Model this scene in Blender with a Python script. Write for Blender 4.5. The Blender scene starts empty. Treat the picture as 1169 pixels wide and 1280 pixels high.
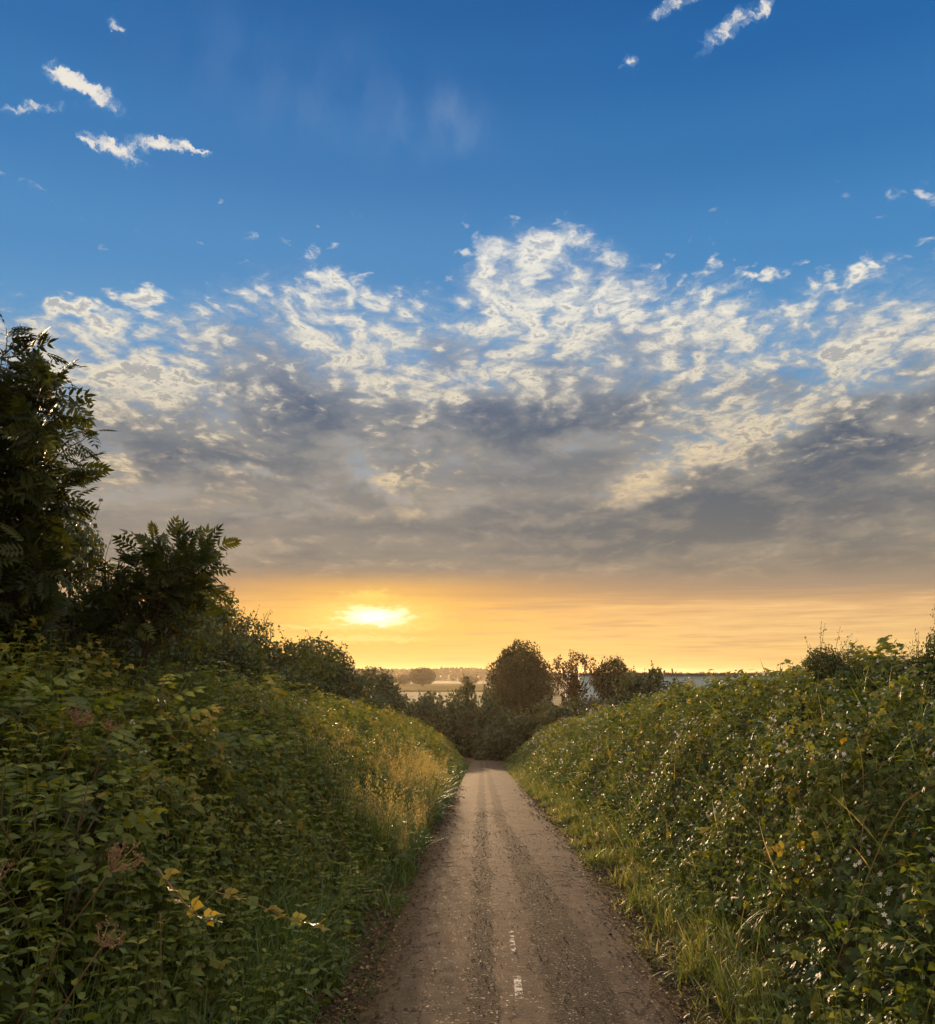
import bpy, math, random
import numpy as np
from mathutils import Vector, Matrix

SC = bpy.context.scene
COL = SC.collection
RNG = np.random.default_rng(11)
random.seed(5)

# ------------------------------------------------------------------ camera
EYE = 1.65                      # eye height above the lane
FPX = 1172.0                    # focal length in photo pixels (1169 wide)
PITCH = math.atan2(203.0, FPX)  # horizon sits below the picture's middle

def ray(px, py):
    """unit direction in the world of a photo pixel"""
    x = (px - 584.5) / FPX
    y = (640.0 - py) / FPX
    v = Vector((x, math.cos(PITCH) - y * math.sin(PITCH), math.sin(PITCH) + y * math.cos(PITCH)))
    return v.normalized()

def azel(px, py):
    v = ray(px, py)
    return math.degrees(math.atan2(v.x, v.y)), math.degrees(math.asin(v.z))

cam_d = bpy.data.cameras.new("camera")
cam_d.sensor_fit = 'HORIZONTAL'
cam_d.sensor_width = 36.0
cam_d.lens = 36.0 * FPX / 1169.0
cam_d.clip_start = 0.05
cam_d.clip_end = 9000.0
cam = bpy.data.objects.new("camera", cam_d)
cam.location = (0, 0, EYE)
cam.rotation_euler = (math.pi / 2 + PITCH, 0, 0)
COL.objects.link(cam)
SC.camera = cam

SC.view_settings.view_transform = 'Standard'
SC.view_settings.look = 'None'
SC.view_settings.exposure = 0.5
SC.view_settings.gamma = 1.0
SC.render.engine = 'CYCLES'
SC.cycles.max_bounces = 8
SC.cycles.transparent_max_bounces = 8

def lin(r, g, b, a=1.0):
    f = lambda c: (c / 255.0 / 12.92) if c / 255.0 <= 0.04045 else ((c / 255.0 + 0.055) / 1.055) ** 2.4
    return (f(r), f(g), f(b), a)

# ------------------------------------------------------------------ node helper
class NT:
    def __init__(self, tree):
        self.t = tree
        tree.nodes.clear()
    def n(self, kind, **kw):
        nd = self.t.nodes.new(kind)
        for k, v in kw.items():
            setattr(nd, k, v)
        return nd
    def put(self, sock, v):
        if isinstance(v, bpy.types.NodeSocket):
            self.t.links.new(v, sock)
        elif v is not None:
            try:
                sock.default_value = v
            except Exception:
                sock.default_value = (v, v, v)
    def m(self, op, a, b=None, c=None, clamp=False):
        nd = self.n('ShaderNodeMath', operation=op, use_clamp=clamp)
        for i, v in enumerate((a, b, c)):
            if v is not None:
                self.put(nd.inputs[i], v)
        return nd.outputs[0]
    def vm(self, op, a, b=None, out=0):
        nd = self.n('ShaderNodeVectorMath', operation=op)
        self.put(nd.inputs[0], a)
        if b is not None:
            self.put(nd.inputs[3 if op == 'SCALE' else 1], b)
        return nd.outputs[out]
    def mix(self, f, a, b, blend='MIX'):
        nd = self.n('ShaderNodeMix', data_type='RGBA', blend_type=blend)
        self.put(nd.inputs[0], f); self.put(nd.inputs[6], a); self.put(nd.inputs[7], b)
        return nd.outputs[2]
    def fmix(self, f, a, b):
        nd = self.n('ShaderNodeMix', data_type='FLOAT')
        self.put(nd.inputs[0], f); self.put(nd.inputs[2], a); self.put(nd.inputs[3], b)
        return nd.outputs[0]
    def sep(self, v):
        nd = self.n('ShaderNodeSeparateXYZ'); self.put(nd.inputs[0], v)
        return nd.outputs[0], nd.outputs[1], nd.outputs[2]
    def xyz(self, x, y, z):
        nd = self.n('ShaderNodeCombineXYZ')
        for i, v in enumerate((x, y, z)):
            self.put(nd.inputs[i], v)
        return nd.outputs[0]
    def noise(self, v, scale, detail=4.0, rough=0.55, lac=2.0, dist=0.0, color=False):
        nd = self.n('ShaderNodeTexNoise', noise_dimensions='3D')
        self.put(nd.inputs['Vector'], v); self.put(nd.inputs['Scale'], scale)
        self.put(nd.inputs['Detail'], detail); self.put(nd.inputs['Roughness'], rough)
        self.put(nd.inputs['Lacunarity'], lac); self.put(nd.inputs['Distortion'], dist)
        return nd.outputs['Color' if color else 'Fac']
    def voro(self, v, scale, feature='F1', out='Distance', rnd=1.0):
        nd = self.n('ShaderNodeTexVoronoi', feature=feature)
        self.put(nd.inputs['Vector'], v); self.put(nd.inputs['Scale'], scale); self.put(nd.inputs['Randomness'], rnd)
        return nd.outputs[out]
    def ss(self, v, a, b, lo=0.0, hi=1.0, kind='SMOOTHSTEP'):
        nd = self.n('ShaderNodeMapRange', interpolation_type=kind)
        nd.clamp = True
        self.put(nd.inputs[0], v); self.put(nd.inputs[1], a); self.put(nd.inputs[2], b)
        self.put(nd.inputs[3], lo); self.put(nd.inputs[4], hi)
        return nd.outputs[0]
    def ramp(self, f, stops, interp='LINEAR'):
        """stops: (position, rgba linear)"""
        nd = self.n('ShaderNodeValToRGB')
        cr = nd.color_ramp
        cr.interpolation = interp
        while len(cr.elements) > 1:
            cr.elements.remove(cr.elements[-1])
        cr.elements[0].position = stops[0][0]; cr.elements[0].color = stops[0][1]
        for p, c in stops[1:]:
            e = cr.elements.new(p); e.color = c
        self.put(nd.inputs[0], f)
        return nd.outputs[0]

# ------------------------------------------------------------------ sky
SUN_AZ, SUN_EL = azel(466, 771)
world = bpy.data.worlds.new("World")
SC.world = world
world.use_nodes = True

def build_sky():
    k = NT(world.node_tree)
    tc = k.n('ShaderNodeTexCoord')
    d = k.vm('NORMALIZE', tc.outputs['Generated'])
    x, y, z = k.sep(d)
    az = k.m('MULTIPLY', k.m('ARCTAN2', x, y), 57.29578)
    el = k.m('MULTIPLY', k.m('ARCSINE', z), 57.29578)
    pv = k.xyz(az, el, 0.0)
    # perspective of a flat cloud deck overhead
    zz = k.m('ADD', k.m('MAXIMUM', z, 0.0), 0.12)
    q = k.xyz(k.m('DIVIDE', x, zz), k.m('DIVIDE', y, zz), 0.0)
    nel = k.m('DIVIDE', el, 40.0, clamp=True)          # 0..40 degrees on 0..1
    def E(py):                                          # elevation of a photo row on the middle column, on 0..1
        return azel(584.5, py)[1] / 40.0
    def EL(py):
        return azel(584.5, py)[1]
    def emit(c):
        bg = k.n('ShaderNodeBackground')
        k.put(bg.inputs['Color'], c)
        bg.inputs['Strength'].default_value = 0.7071    # the picture is exposed half a stop up
        return bg.outputs[0]
    def blend(f, s1, s2):
        ms = k.n('ShaderNodeMixShader')
        k.put(ms.inputs[0], f); k.t.links.new(s1, ms.inputs[1]); k.t.links.new(s2, ms.inputs[2])
        return ms.outputs[0]
    def place(vec, px, py, rx, ry, rot=0.0):
        aa, ee = azel(px, py)
        s = math.degrees(1.0 / FPX)
        ca = 1.0 / math.cos(math.radians(ee))
        mp = k.n('ShaderNodeMapping', vector_type='TEXTURE')
        k.put(mp.inputs['Vector'], vec)
        mp.inputs['Location'].default_value = (aa, ee, 0)
        mp.inputs['Rotation'].default_value = (0, 0, math.radians(-rot))
        mp.inputs['Scale'].default_value = (rx * s * ca, ry * s, 1.0)
        return k.vm('LENGTH', mp.outputs[0], out=1)
    def total(vec, items):
        out = None
        for it in items:
            v = k.ss(place(vec, *it[:5]), 1.45, 0.0, 0.0, it[5])
            out = v if out is None else k.m('ADD', out, v)
        return out

    # ---- clear sky
    def clear_sky():
        c = k.ramp(nel, [
            (0.0, lin(249, 198, 108)), (E(815), lin(248, 201, 124)), (E(790), lin(244, 198, 132)), (E(760), lin(234, 186, 130)),
            (E(700), lin(190, 172, 150)), (E(560), lin(118, 158, 190)), (E(440), lin(96, 154, 202)), (E(330), lin(78, 141, 196)),
            (E(200), lin(60, 124, 184)), (E(80), lin(45, 110, 174)), (E(0), lin(37, 101, 166)), (1.0, lin(36, 98, 163))], 'EASE')
        nish = k.n('ShaderNodeTexSky', sky_type='NISHITA')
        nish.sun_disc = False
        nish.sun_elevation = math.radians(SUN_EL)
        nish.sun_rotation = math.radians(SUN_AZ)
        nish.air_density = 1.2; nish.dust_density = 1.6
        c = k.mix(0.05, c, k.vm('SCALE', nish.outputs[0], 0.10))
        side = k.ss(az, -24.0, 30.0)                    # towards the right the blue is deeper
        return k.mix(k.m('MULTIPLY', k.ss(el, 14.0, 36.0), side), c, k.mix(1.0, c, (0.62, 0.86, 0.94, 1), 'MULTIPLY'))
    clear = clear_sky()

    # ================= upper sky: blue with a few torn clouds
    wob = k.vm('SCALE', k.vm('SUBTRACT', k.noise(pv, 0.8, 4.0, 0.68, color=True), (0.5, 0.5, 0.5)), 1.9)
    pw = k.vm('ADD', pv, k.vm('MULTIPLY', wob, (1.0, 0.8, 0.0)))
    singles = total(pw, [
        (112, 112, 44, 13, 20, 1.0), (85, 100, 26, 10, 8, 0.6), (40, 136, 46, 8, -16, 0.70), (142, 186, 38, 11, 14, 0.95), (200, 181, 40, 12, -6, 1.05), (248, 187, 24, 4, 14, 0.7), (110, 180, 22, 4, 30, 0.6),
        (147, 33, 15, 7, 25, 0.72), (912, 33, 44, 15, -22, 0.80), (848, 5, 44, 10, -15, 0.70), (955, 6, 18, 8, -40, 0.66), (789, 80, 13, 13, 0, 0.66), (80, 88, 20, 4, 0, 0.4)])
    n1 = k.noise(k.vm('MULTIPLY', pw, (1.0, 1.5, 1.0)), 1.5, 5.0, 0.62)
    S = k.m('ADD', singles, k.m('MULTIPLY', k.m('SUBTRACT', n1, 0.5), 1.5))
    S = k.m('MULTIPLY', k.ss(S, 0.22, 1.10), k.ss(singles, 0.05, 0.35))
    up = k.mix(k.m('MULTIPLY', S, 0.96), clear, k.mix(k.ss(S, 0.15, 0.85), lin(150, 180, 210), lin(240, 232, 220)))
    vn = k.noise(k.vm('MULTIPLY', pw, (0.5, 0.25, 1.0)), 0.8, 2.0, 0.5)
    veil = k.m('MULTIPLY', total(pw, [(555, 155, 60, 40, 0, 0.75), (400, 110, 190, 70, 10, 0.35)]), k.ss(vn, 0.35, 0.75))
    up = k.mix(k.m('MULTIPLY', veil, 0.22), up, lin(190, 200, 215))
    up = k.mix(k.m('MULTIPLY', k.ss(el, 42.0, 65.0), 0.95), up, (1.35, 1.28, 1.10, 1))   # unseen sky overhead, brightened as added fill from above
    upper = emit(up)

    # ================= altocumulus sheet
    warp = k.vm('SCALE', k.vm('SUBTRACT', k.noise(q, 2.2, 2.0, 0.5, color=True), (0.5, 0.5, 0.5)), 0.22)
    qw = k.vm('ADD', q, warp)
    ql = k.vm('MULTIPLY', k.vm('ADD', qw, k.vm('SCALE', k.vm('SUBTRACT', k.noise(q, 15.0, 3.0, 0.6, color=True), (0.5, 0.5, 0.5)), 0.075)), (1.0, 0.62, 1.0))
    nb = k.noise(k.vm('ADD', qw, (3.1, 1.7, 0.0)), 2.4, 2.0, 0.5)           # large patches
    nm = k.noise(k.vm('ADD', ql, (9.0, 4.0, 0.0)), 7.0, 3.0, 0.55)         # clumps
    cell = k.voro(ql, 24.0, 'SMOOTH_F1')                                    # mackerel lumps
    nf = k.noise(k.vm('ADD', ql, (1.0, 8.0, 0.0)), 46.0, 4.0, 0.62)
    lump = k.m('ADD', k.m('MULTIPLY', k.m('SUBTRACT', 0.42, cell), 0.95), k.m('MULTIPLY', k.m('SUBTRACT', nf, 0.5), 0.85))
    edge_px = [(-120, 402), (0, 400), (70, 395), (150, 415), (230, 398), (320, 366), (400, 362), (470, 384), (545, 384), (600, 336), (660, 312),
               (740, 320), (800, 350), (850, 374), (900, 366), (960, 392), (1010, 384), (1060, 366), (1110, 358), (1169, 362), (1290, 350)]
    fc = k.n('ShaderNodeFloatCurve')
    cur = fc.mapping.curves[0]
    pts = []
    for px, py in edge_px:
        a, e = azel(px, py)
        pts.append(((a + 45.0) / 90.0, e / 40.0))
    pts = [(0.0, pts[0][1])] + pts + [(1.0, pts[-1][1])]
    while len(cur.points) < len(pts):
        cur.points.new(0.5, 0.5)
    for p, (a, b) in zip(cur.points, pts):
        p.location = (a, b)
    fc.mapping.update()
    k.put(fc.inputs['Value'], k.m('DIVIDE', k.m('ADD', az, 45.0), 90.0, clamp=True))
    below = k.m('SUBTRACT', k.m('MULTIPLY', fc.outputs[0], 40.0), el)       # degrees under the edge
    g = lambda v: (v, v, v, 1)
    cov = k.ramp(k.m('DIVIDE', k.m('ADD', below, 4.0), 24.0, clamp=True), [
        (0.0, g(0)), (2.5 / 24, g(0.10)), (4.0 / 24, g(0.30)), (6.0 / 24, g(0.42)), (8.5 / 24, g(0.56)), (11.0 / 24, g(0.74)),
        (15.0 / 24, g(0.90)), (1.0, g(1.0))])
    pm = k.vm('ADD', pv, k.vm('MULTIPLY', k.vm('SUBTRACT', k.noise(pv, 0.45, 3.0, 0.6, color=True), (0.5, 0.5, 0.5)), (4.5, 2.2, 0.0)))
    banks = total(pm, [
        (330, 480, 120, 60, 25, 0.36), (560, 428, 55, 20, 0, 0.34), (520, 530, 160, 42, 0, 0.32), (700, 520, 110, 45, -8, 0.24),
        (1110, 530, 120, 55, -25, 0.40), (960, 600, 160, 45, -15, 0.28), (810, 430, 70, 45, 20, 0.26), (990, 480, 60, 30, 0, 0.26),
        (150, 540, 120, 60, 0, 0.30), (300, 575, 130, 35, 0, 0.20), (880, 655, 280, 40, 0, 0.30), (330, 400, 40, 40, 0, 0.14),
        (560, 455, 40, 14, 0, 0.2), (430, 380, 40, 12, 0, 0.2)])
    bits = total(pm, [(172, 366, 32, 13, -8, 0.70), (90, 383, 32, 10, -4, 0.62), (132, 414, 30, 14, 0, 0.45), (572, 317, 14, 8, 0, 0.5), (1068, 335, 22, 10, -30, 0.55), (1102, 326, 12, 7, 0, 0.45),
        (410, 350, 40, 14, 0, 0.35), (948, 346, 14, 6, 0, 0.5), (690, 312, 60, 16, 0, 0.25)])
    gaps = total(pm, [
        (800, 615, 62, 20, -8, 0.62), (690, 650, 80, 9, 0, 0.34), (890, 560, 115, 26, -18, 0.36), (1120, 515, 60, 16, -50, 0.30),
        (640, 410, 170, 40, 0, 0.10), (590, 485, 110, 26, 0, 0.24), (300, 590, 80, 9, 5, 0.44), (480, 610, 50, 16, 40, 0.40),
        (150, 575, 34, 22, 40, 0.34), (210, 470, 90, 12, 15, 0.26), (940, 420, 60, 40, 0, 0.08), (1060, 470, 60, 35, 0, 0.22),
        (1000, 575, 120, 12, -12, 0.30), (430, 640, 180, 8, 0, 0.24), (905, 580, 60, 8, 0, 0.3)])
    thin = k.ramp(nel, [(E(745), lin(186, 158, 124)), (E(690), lin(198, 174, 142)), (E(610), lin(226, 202, 164)), (E(500), lin(232, 220, 196)), (E(380), lin(246, 240, 224)), (E(0), lin(226, 228, 230))])
    thick = k.ramp(nel, [(0.0, lin(200, 150, 90)), (E(765), lin(190, 152, 112)), (E(735), lin(168, 147, 122)), (E(690), lin(146, 138, 127)), (E(620), lin(120, 124, 128)),
                         (E(540), lin(104, 117, 132)), (E(440), lin(98, 120, 150)), (E(300), lin(104, 136, 176))])
    # soft grey layer
    V = k.m('ADD', cov, k.m('MULTIPLY', k.m('SUBTRACT', nb, 0.5), 0.7))
    V = k.m('ADD', V, k.m('MULTIPLY', k.m('SUBTRACT', nm, 0.5), 0.75))
    V = k.m('ADD', V, k.m('MULTIPLY', lump, 0.22))
    V = k.m('ADD', V, k.m('SUBTRACT', banks, k.m('MULTIPLY', gaps, 0.6)))
    veilA = k.ss(V, 0.30, 0.92)
    shade = k.mix(k.m('MULTIPLY', k.ss(V, 0.70, 1.30), 0.85), k.mix(0.12, thick, thin), k.mix(1.0, thick, (0.60, 0.67, 0.78, 1), 'MULTIPLY'))
    shade = k.mix(k.m('MULTIPLY', k.ss(k.m('ADD', k.m('MULTIPLY', nb, 0.55), k.m('MULTIPLY', nm, 0.45)), 0.52, 0.34), 0.20), shade, thin)
    shade = k.mix(k.m('MULTIPLY', k.ss(az, -4.0, 24.0), k.ss(nel, E(440), E(540), 0.0, 0.6)), shade, k.mix(1.0, shade, (0.80, 0.84, 0.88, 1), 'MULTIPLY'))
    deck = k.mix(veilA, clear, shade)
    # bright puffs on it, small and torn at the upper edge, dying out lower down
    puff = k.ramp(k.m('DIVIDE', k.m('ADD', below, 4.0), 24.0, clamp=True), [
        (0.0, g(0)), (2.2 / 24, g(0.14)), (4.2 / 24, g(0.40)), (6.5 / 24, g(0.54)), (10.0 / 24, g(0.49)), (13.0 / 24, g(0.26)), (17.0 / 24, g(0.12)), (1.0, g(0.0))])
    nb2 = k.noise(k.vm('ADD', qw, (7.7, 2.9, 0.0)), 3.6, 2.0, 0.5)
    Q = k.m('ADD', puff, k.m('MULTIPLY', k.m('SUBTRACT', nb2, 0.5), 0.85))
    Q = k.m('ADD', Q, k.m('MULTIPLY', k.m('SUBTRACT', nm, 0.5), 0.95))
    Q = k.m('ADD', Q, k.m('MULTIPLY', lump, k.fmix(k.ss(below, 7.0, 12.0), 0.95, 0.40)))
    Q = k.m('ADD', Q, k.m('SUBTRACT', k.m('MULTIPLY', gaps, 0.95), k.m('MULTIPLY', banks, 0.85)))
    Q = k.m('ADD', Q, k.m('MULTIPLY', bits, 1.0))
    pa = k.ss(Q, 0.27, 0.74)
    pa = k.m('MULTIPLY', pa, k.ss(nel, E(690), E(600), 0.35, 1.0))
    pcol = k.mix(k.ss(Q, 0.85, 0.35), thin, k.mix(0.30, thin, thick))
    pcol = k.mix(k.m('MULTIPLY', k.ss(k.m('ADD', Q, k.m('MULTIPLY', k.m('SUBTRACT', nf, 0.5), 0.9)), 0.66, 1.02), 0.58), pcol, thick)
    deck = k.mix(k.m('MULTIPLY', k.m('MULTIPLY', k.ss(Q, -0.05, 0.5), k.ss(below, -2.5, 1.5)), 0.42), deck, k.mix(0.50, thin, thick))
    deck = k.mix(pa, deck, pcol)
    middle = emit(deck)

    # ================= under the sheet: the glowing strip over the horizon
    bars = k.noise(k.vm('MULTIPLY', pv, (0.055, 1.15, 0.0)), 1.7, 3.0, 0.6)
    bars2 = k.noise(k.vm('ADD', k.vm('MULTIPLY', pv, (0.16, 2.6, 0.0)), (5, 2, 0)), 1.5, 4.0, 0.6)
    lid = k.ss(k.m('ADD', el, k.m('MULTIPLY', k.m('SUBTRACT', bars, 0.5), 1.6)), EL(766), EL(738))
    strip = k.mix(lid, clear, thick)
    side2 = k.ss(k.m('ABSOLUTE', k.m('SUBTRACT', az, SUN_AZ)), 6.0, 26.0)
    strip = k.mix(k.m('MULTIPLY', side2, 0.35), strip, k.mix(1.0, strip, (0.86, 0.90, 1.0, 1), 'MULTIPLY'))
    barm = k.m('MULTIPLY', k.ss(el, EL(732), EL(760)), k.ss(el, 0.0, 1.2))
    dark = k.m('MULTIPLY', k.ss(k.m('ADD', k.m('MULTIPLY', bars, 0.5), k.m('MULTIPLY', bars2, 0.5)), 0.46, 0.64), barm)
    strip = k.mix(k.m('MULTIPLY', dark, 0.55), strip, lin(200, 156, 108))
    bright = k.m('MULTIPLY', k.ss(k.m('ADD', k.m('MULTIPLY', bars, 0.4), k.m('MULTIPLY', bars2, 0.6)), 0.48, 0.36), barm)
    strip = k.mix(k.m('MULTIPLY', bright, 0.40), strip, lin(255, 218, 142))
    def glow(ax, ey, p):
        u = k.m('DIVIDE', k.m('SUBTRACT', az, SUN_AZ), ax)
        v = k.m('DIVIDE', k.m('SUBTRACT', el, SUN_EL), ey)
        r2 = k.m('ADD', k.m('MULTIPLY', u, u), k.m('MULTIPLY', v, v))
        return k.m('POWER', 2.71828, k.m('MULTIPLY', k.m('POWER', r2, p), -1.0))
    thinbar = k.m('SUBTRACT', 1.0, k.m('MULTIPLY', dark, 0.7))
    strip = k.mix(k.m('MULTIPLY', k.m('MULTIPLY', glow(12.0, 3.4, 0.65), thinbar), 0.9), strip, k.mix(k.ss(el, SUN_EL - 1.0, SUN_EL + 2.6), lin(255, 190, 76), lin(232, 158, 92)))
    strip = k.mix(k.m('MULTIPLY', k.m('MULTIPLY', glow(5.0, 2.2, 0.6), thinbar), 1.0), strip, (1.0, 0.56, 0.09, 1))
    strip = k.mix(k.m('MULTIPLY', glow(5.5, 3.6, 0.8), 0.30), strip, (1.0, 0.60, 0.20, 1))
    tear = k.vm('MULTIPLY', k.vm('SUBTRACT', k.noise(k.vm('MULTIPLY', pv, (0.7, 2.2, 0.0)), 1.6, 4.0, 0.65, color=True), (0.5, 0.5, 0.5)), (3.4, 1.0, 0))
    pt = k.vm('ADD', pv, tear)
    def disc(px, py, rx, ry, a, b, w=1.0):
        return k.ss(place(pt, px, py, rx, ry), a, b, 0.0, w)
    strip = k.mix(disc(466, 771, 58, 15, 2.2, 0.1), strip, (1.05, 0.78, 0.19, 1))
    strip = k.mix(disc(468, 771, 32, 9.5, 1.9, 0.1), strip, (1.7, 1.5, 1.0, 1))
    strip = k.mix(disc(462, 744, 26, 8, 1.6, 0.1, 0.85), strip, (1.0, 0.72, 0.16, 1))
    strip = k.mix(disc(430, 784, 110, 3.5, 1.5, 0.2, 0.9), strip, (1.05, 0.74, 0.22, 1))
    strip = k.mix(disc(455, 799, 85, 4.5, 1.5, 0.2, 0.95), strip, (1.05, 0.74, 0.22, 1))
    strip = k.mix(k.ss(el, 0.0, -2.0), strip, lin(92, 74, 46))              # under the horizon
    lower = emit(strip)

    # ================= behind the viewer: unseen sky, brightened as added warm fill for the foreground
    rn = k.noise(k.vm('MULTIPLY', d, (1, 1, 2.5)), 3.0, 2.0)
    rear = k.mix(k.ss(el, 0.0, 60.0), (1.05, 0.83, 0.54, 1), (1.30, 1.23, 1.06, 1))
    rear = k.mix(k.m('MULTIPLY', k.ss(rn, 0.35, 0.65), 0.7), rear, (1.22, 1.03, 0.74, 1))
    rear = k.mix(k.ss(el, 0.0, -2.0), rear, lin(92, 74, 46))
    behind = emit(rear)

    f = blend(k.ss(el, 28.2, 27.2), upper, middle)
    f = blend(k.ss(el, EL(706), EL(742)), f, lower)
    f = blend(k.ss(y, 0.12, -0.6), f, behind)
    out = k.n('ShaderNodeOutputWorld')
    k.t.links.new(f, out.inputs['Surface'])
build_sky()
world.cycles.sampling_method = 'MANUAL'
world.cycles.sample_map_resolution = 512

sun_d = bpy.data.lights.new("sun", 'SUN')
sun_d.energy = 5.0
sun_d.color = (1.0, 0.66, 0.36)
sun_d.angle = math.radians(0.7)
sun = bpy.data.objects.new("sun", sun_d)
sv = ray(476, 748)   # the bright cap of the torn glow
sun.rotation_euler = sv.to_track_quat('Z', 'Y').to_euler()
sun.location = (-20, 60, 30)
COL.objects.link(sun)

# ================================================================== numpy helpers
def vnoise(x, y, seed=0):
    """smooth lattice noise in 0..1"""
    xi = np.floor(x).astype(np.int64); yi = np.floor(y).astype(np.int64)
    fx = x - xi; fy = y - yi
    fx = fx * fx * (3 - 2 * fx); fy = fy * fy * (3 - 2 * fy)
    def h(a, b):
        n = (a * 374761393 + b * 668265263 + seed * 974634777) & 0x7fffffff
        n = ((n ^ (n >> 13)) * 1274126177) & 0x7fffffff
        return ((n ^ (n >> 16)) & 0xffff) / 65535.0
    return (h(xi, yi) * (1 - fx) + h(xi + 1, yi) * fx) * (1 - fy) + (h(xi, yi + 1) * (1 - fx) + h(xi + 1, yi + 1) * fx) * fy

def fbm(x, y, seed=0, octv=4):
    s = 0.0; a = 0.5; t = 0.0
    for i in range(octv):
        s = s + a * vnoise(x * 2 ** i + 17.3 * i, y * 2 ** i - 9.1 * i, seed + i); t += a; a *= 0.5
    return s / t

def sstep(a, b, x):
    t = np.clip((x - a) / (b - a), 0, 1)
    return t * t * (3 - 2 * t)

def unit(v):
    return v / np.maximum(np.linalg.norm(v, axis=-1, keepdims=True), 1e-9)

class Tmpl:
    """a small mesh to be copied: vertices and faces as lists of indices"""
    def __init__(self, v, faces):
        self.v = np.array(v, dtype=np.float64)
        self.loops = np.array([i for f in faces for i in f], dtype=np.int64)
        self.tot = np.array([len(f) for f in faces], dtype=np.int64)

class Batch:
    """collects many placed templates into one mesh"""
    def __init__(self):
        self.co = []; self.loops = []; self.tot = []; self.tint = []; self.mat = []; self.nv = 0
    def add(self, tm, R, T, S, tint, mat=0):
        """R: n,3,3 (columns are the local axes), T: n,3, S: n or n,3, tint: n"""
        n = len(T)
        if n == 0:
            return
        S = np.asarray(S, dtype=np.float64)
        if S.ndim == 0:
            S = np.full(n, float(S))
        v = tm.v[None, :, :] * (S[:, None, None] if S.ndim == 1 else S[:, None, :])
        co = np.einsum('nij,nvj->nvi', R, v) + T[:, None, :]
        nv = tm.v.shape[0]
        off = self.nv + np.arange(n) * nv
        self.co.append(co.reshape(-1, 3))
        self.loops.append((tm.loops[None, :] + off[:, None]).ravel())
        self.tot.append(np.tile(tm.tot, n))
        self.tint.append(np.repeat(np.broadcast_to(np.asarray(tint, dtype=np.float64), (n,)), nv))
        self.mat.append(np.full(n * len(tm.tot), mat, dtype=np.int32))
        self.nv += n * nv
    def raw(self, v, faces, tint=0.5, mat=0):
        v = np.asarray(v, dtype=np.float64)
        self.co.append(v)
        self.loops.append(np.array([i for f in faces for i in f], dtype=np.int64) + self.nv)
        self.tot.append(np.array([len(f) for f in faces], dtype=np.int64))
        self.tint.append(np.full(len(v), float(tint)))
        self.mat.append(np.full(len(faces), mat, dtype=np.int32))
        self.nv += len(v)
    def tube(self, pts, radii, sides=5, tint=0.5, mat=0):
        pts = np.asarray(pts, dtype=np.float64); n = len(pts)
        radii = np.broadcast_to(np.asarray(radii, dtype=np.float64), (n,))
        tan = unit(np.gradient(pts, axis=0))
        ref = np.array([0.0, 0.0, 1.0]) if abs(tan[0][2]) < 0.9 else np.array([1.0, 0.0, 0.0])
        a = unit(np.cross(tan, ref)); b = np.cross(tan, a)
        ang = np.arange(sides) * 2 * math.pi / sides
        ring = pts[:, None, :] + radii[:, None, None] * (np.cos(ang)[None, :, None] * a[:, None, :] + np.sin(ang)[None, :, None] * b[:, None, :])
        faces = []
        for i in range(n - 1):
            for j in range(sides):
                j2 = (j + 1) % sides
                faces.append((i * sides + j, i * sides + j2, (i + 1) * sides + j2, (i + 1) * sides + j))
        faces.append(tuple(range((n - 1) * sides, n * sides)))
        self.raw(ring.reshape(-1, 3), faces, tint, mat)
    def mesh(self, name, mats, smooth=True):
        me = bpy.data.meshes.new(name)
        co = np.concatenate(self.co); lo = np.concatenate(self.loops); tt = np.concatenate(self.tot)
        me.vertices.add(len(co)); me.vertices.foreach_set('co', co.astype(np.float32).ravel())
        me.loops.add(len(lo)); me.loops.foreach_set('vertex_index', lo.astype(np.int32))
        me.polygons.add(len(tt)); me.polygons.foreach_set('loop_start', np.concatenate(([0], np.cumsum(tt)[:-1])).astype(np.int32))
        me.polygons.foreach_set('material_index', np.concatenate(self.mat))
        me.polygons.foreach_set('use_smooth', np.full(len(tt), smooth))
        at = me.attributes.new('tint', 'FLOAT', 'POINT')
        at.data.foreach_set('value', np.concatenate(self.tint).astype(np.float32))
        for m in (mats if isinstance(mats, (list, tuple)) else [mats]):
            me.materials.append(m)
        me.update(calc_edges=True)
        me.validate()
        return me

def link(name, me, parent=None, **props):
    o = bpy.data.objects.new(name, me)
    COL.objects.link(o)
    if parent is not None:
        o.parent = parent
    for k_, v_ in props.items():
        o[k_] = v_
    return o

def thing(name, loc, label, category, group=None, rz=0.0, scale=(1, 1, 1)):
    o = bpy.data.objects.new(name, None)
    o.empty_display_size = 0.2
    COL.objects.link(o)
    o.location = loc; o.rotation_euler = (0, 0, rz); o.scale = scale
    o['label'] = label; o['category'] = category
    if group:
        o['group'] = group
    return o

def frames(t, nrm):
    """rotation matrices with local +Y along t and +Z near nrm"""
    t = unit(t)
    x = unit(np.cross(t, nrm))
    z = np.cross(x, t)
    return np.stack([x, t, z], axis=-1)

def rand_dirs(n, rng):
    v = rng.normal(size=(n, 3))
    return unit(v)

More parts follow.
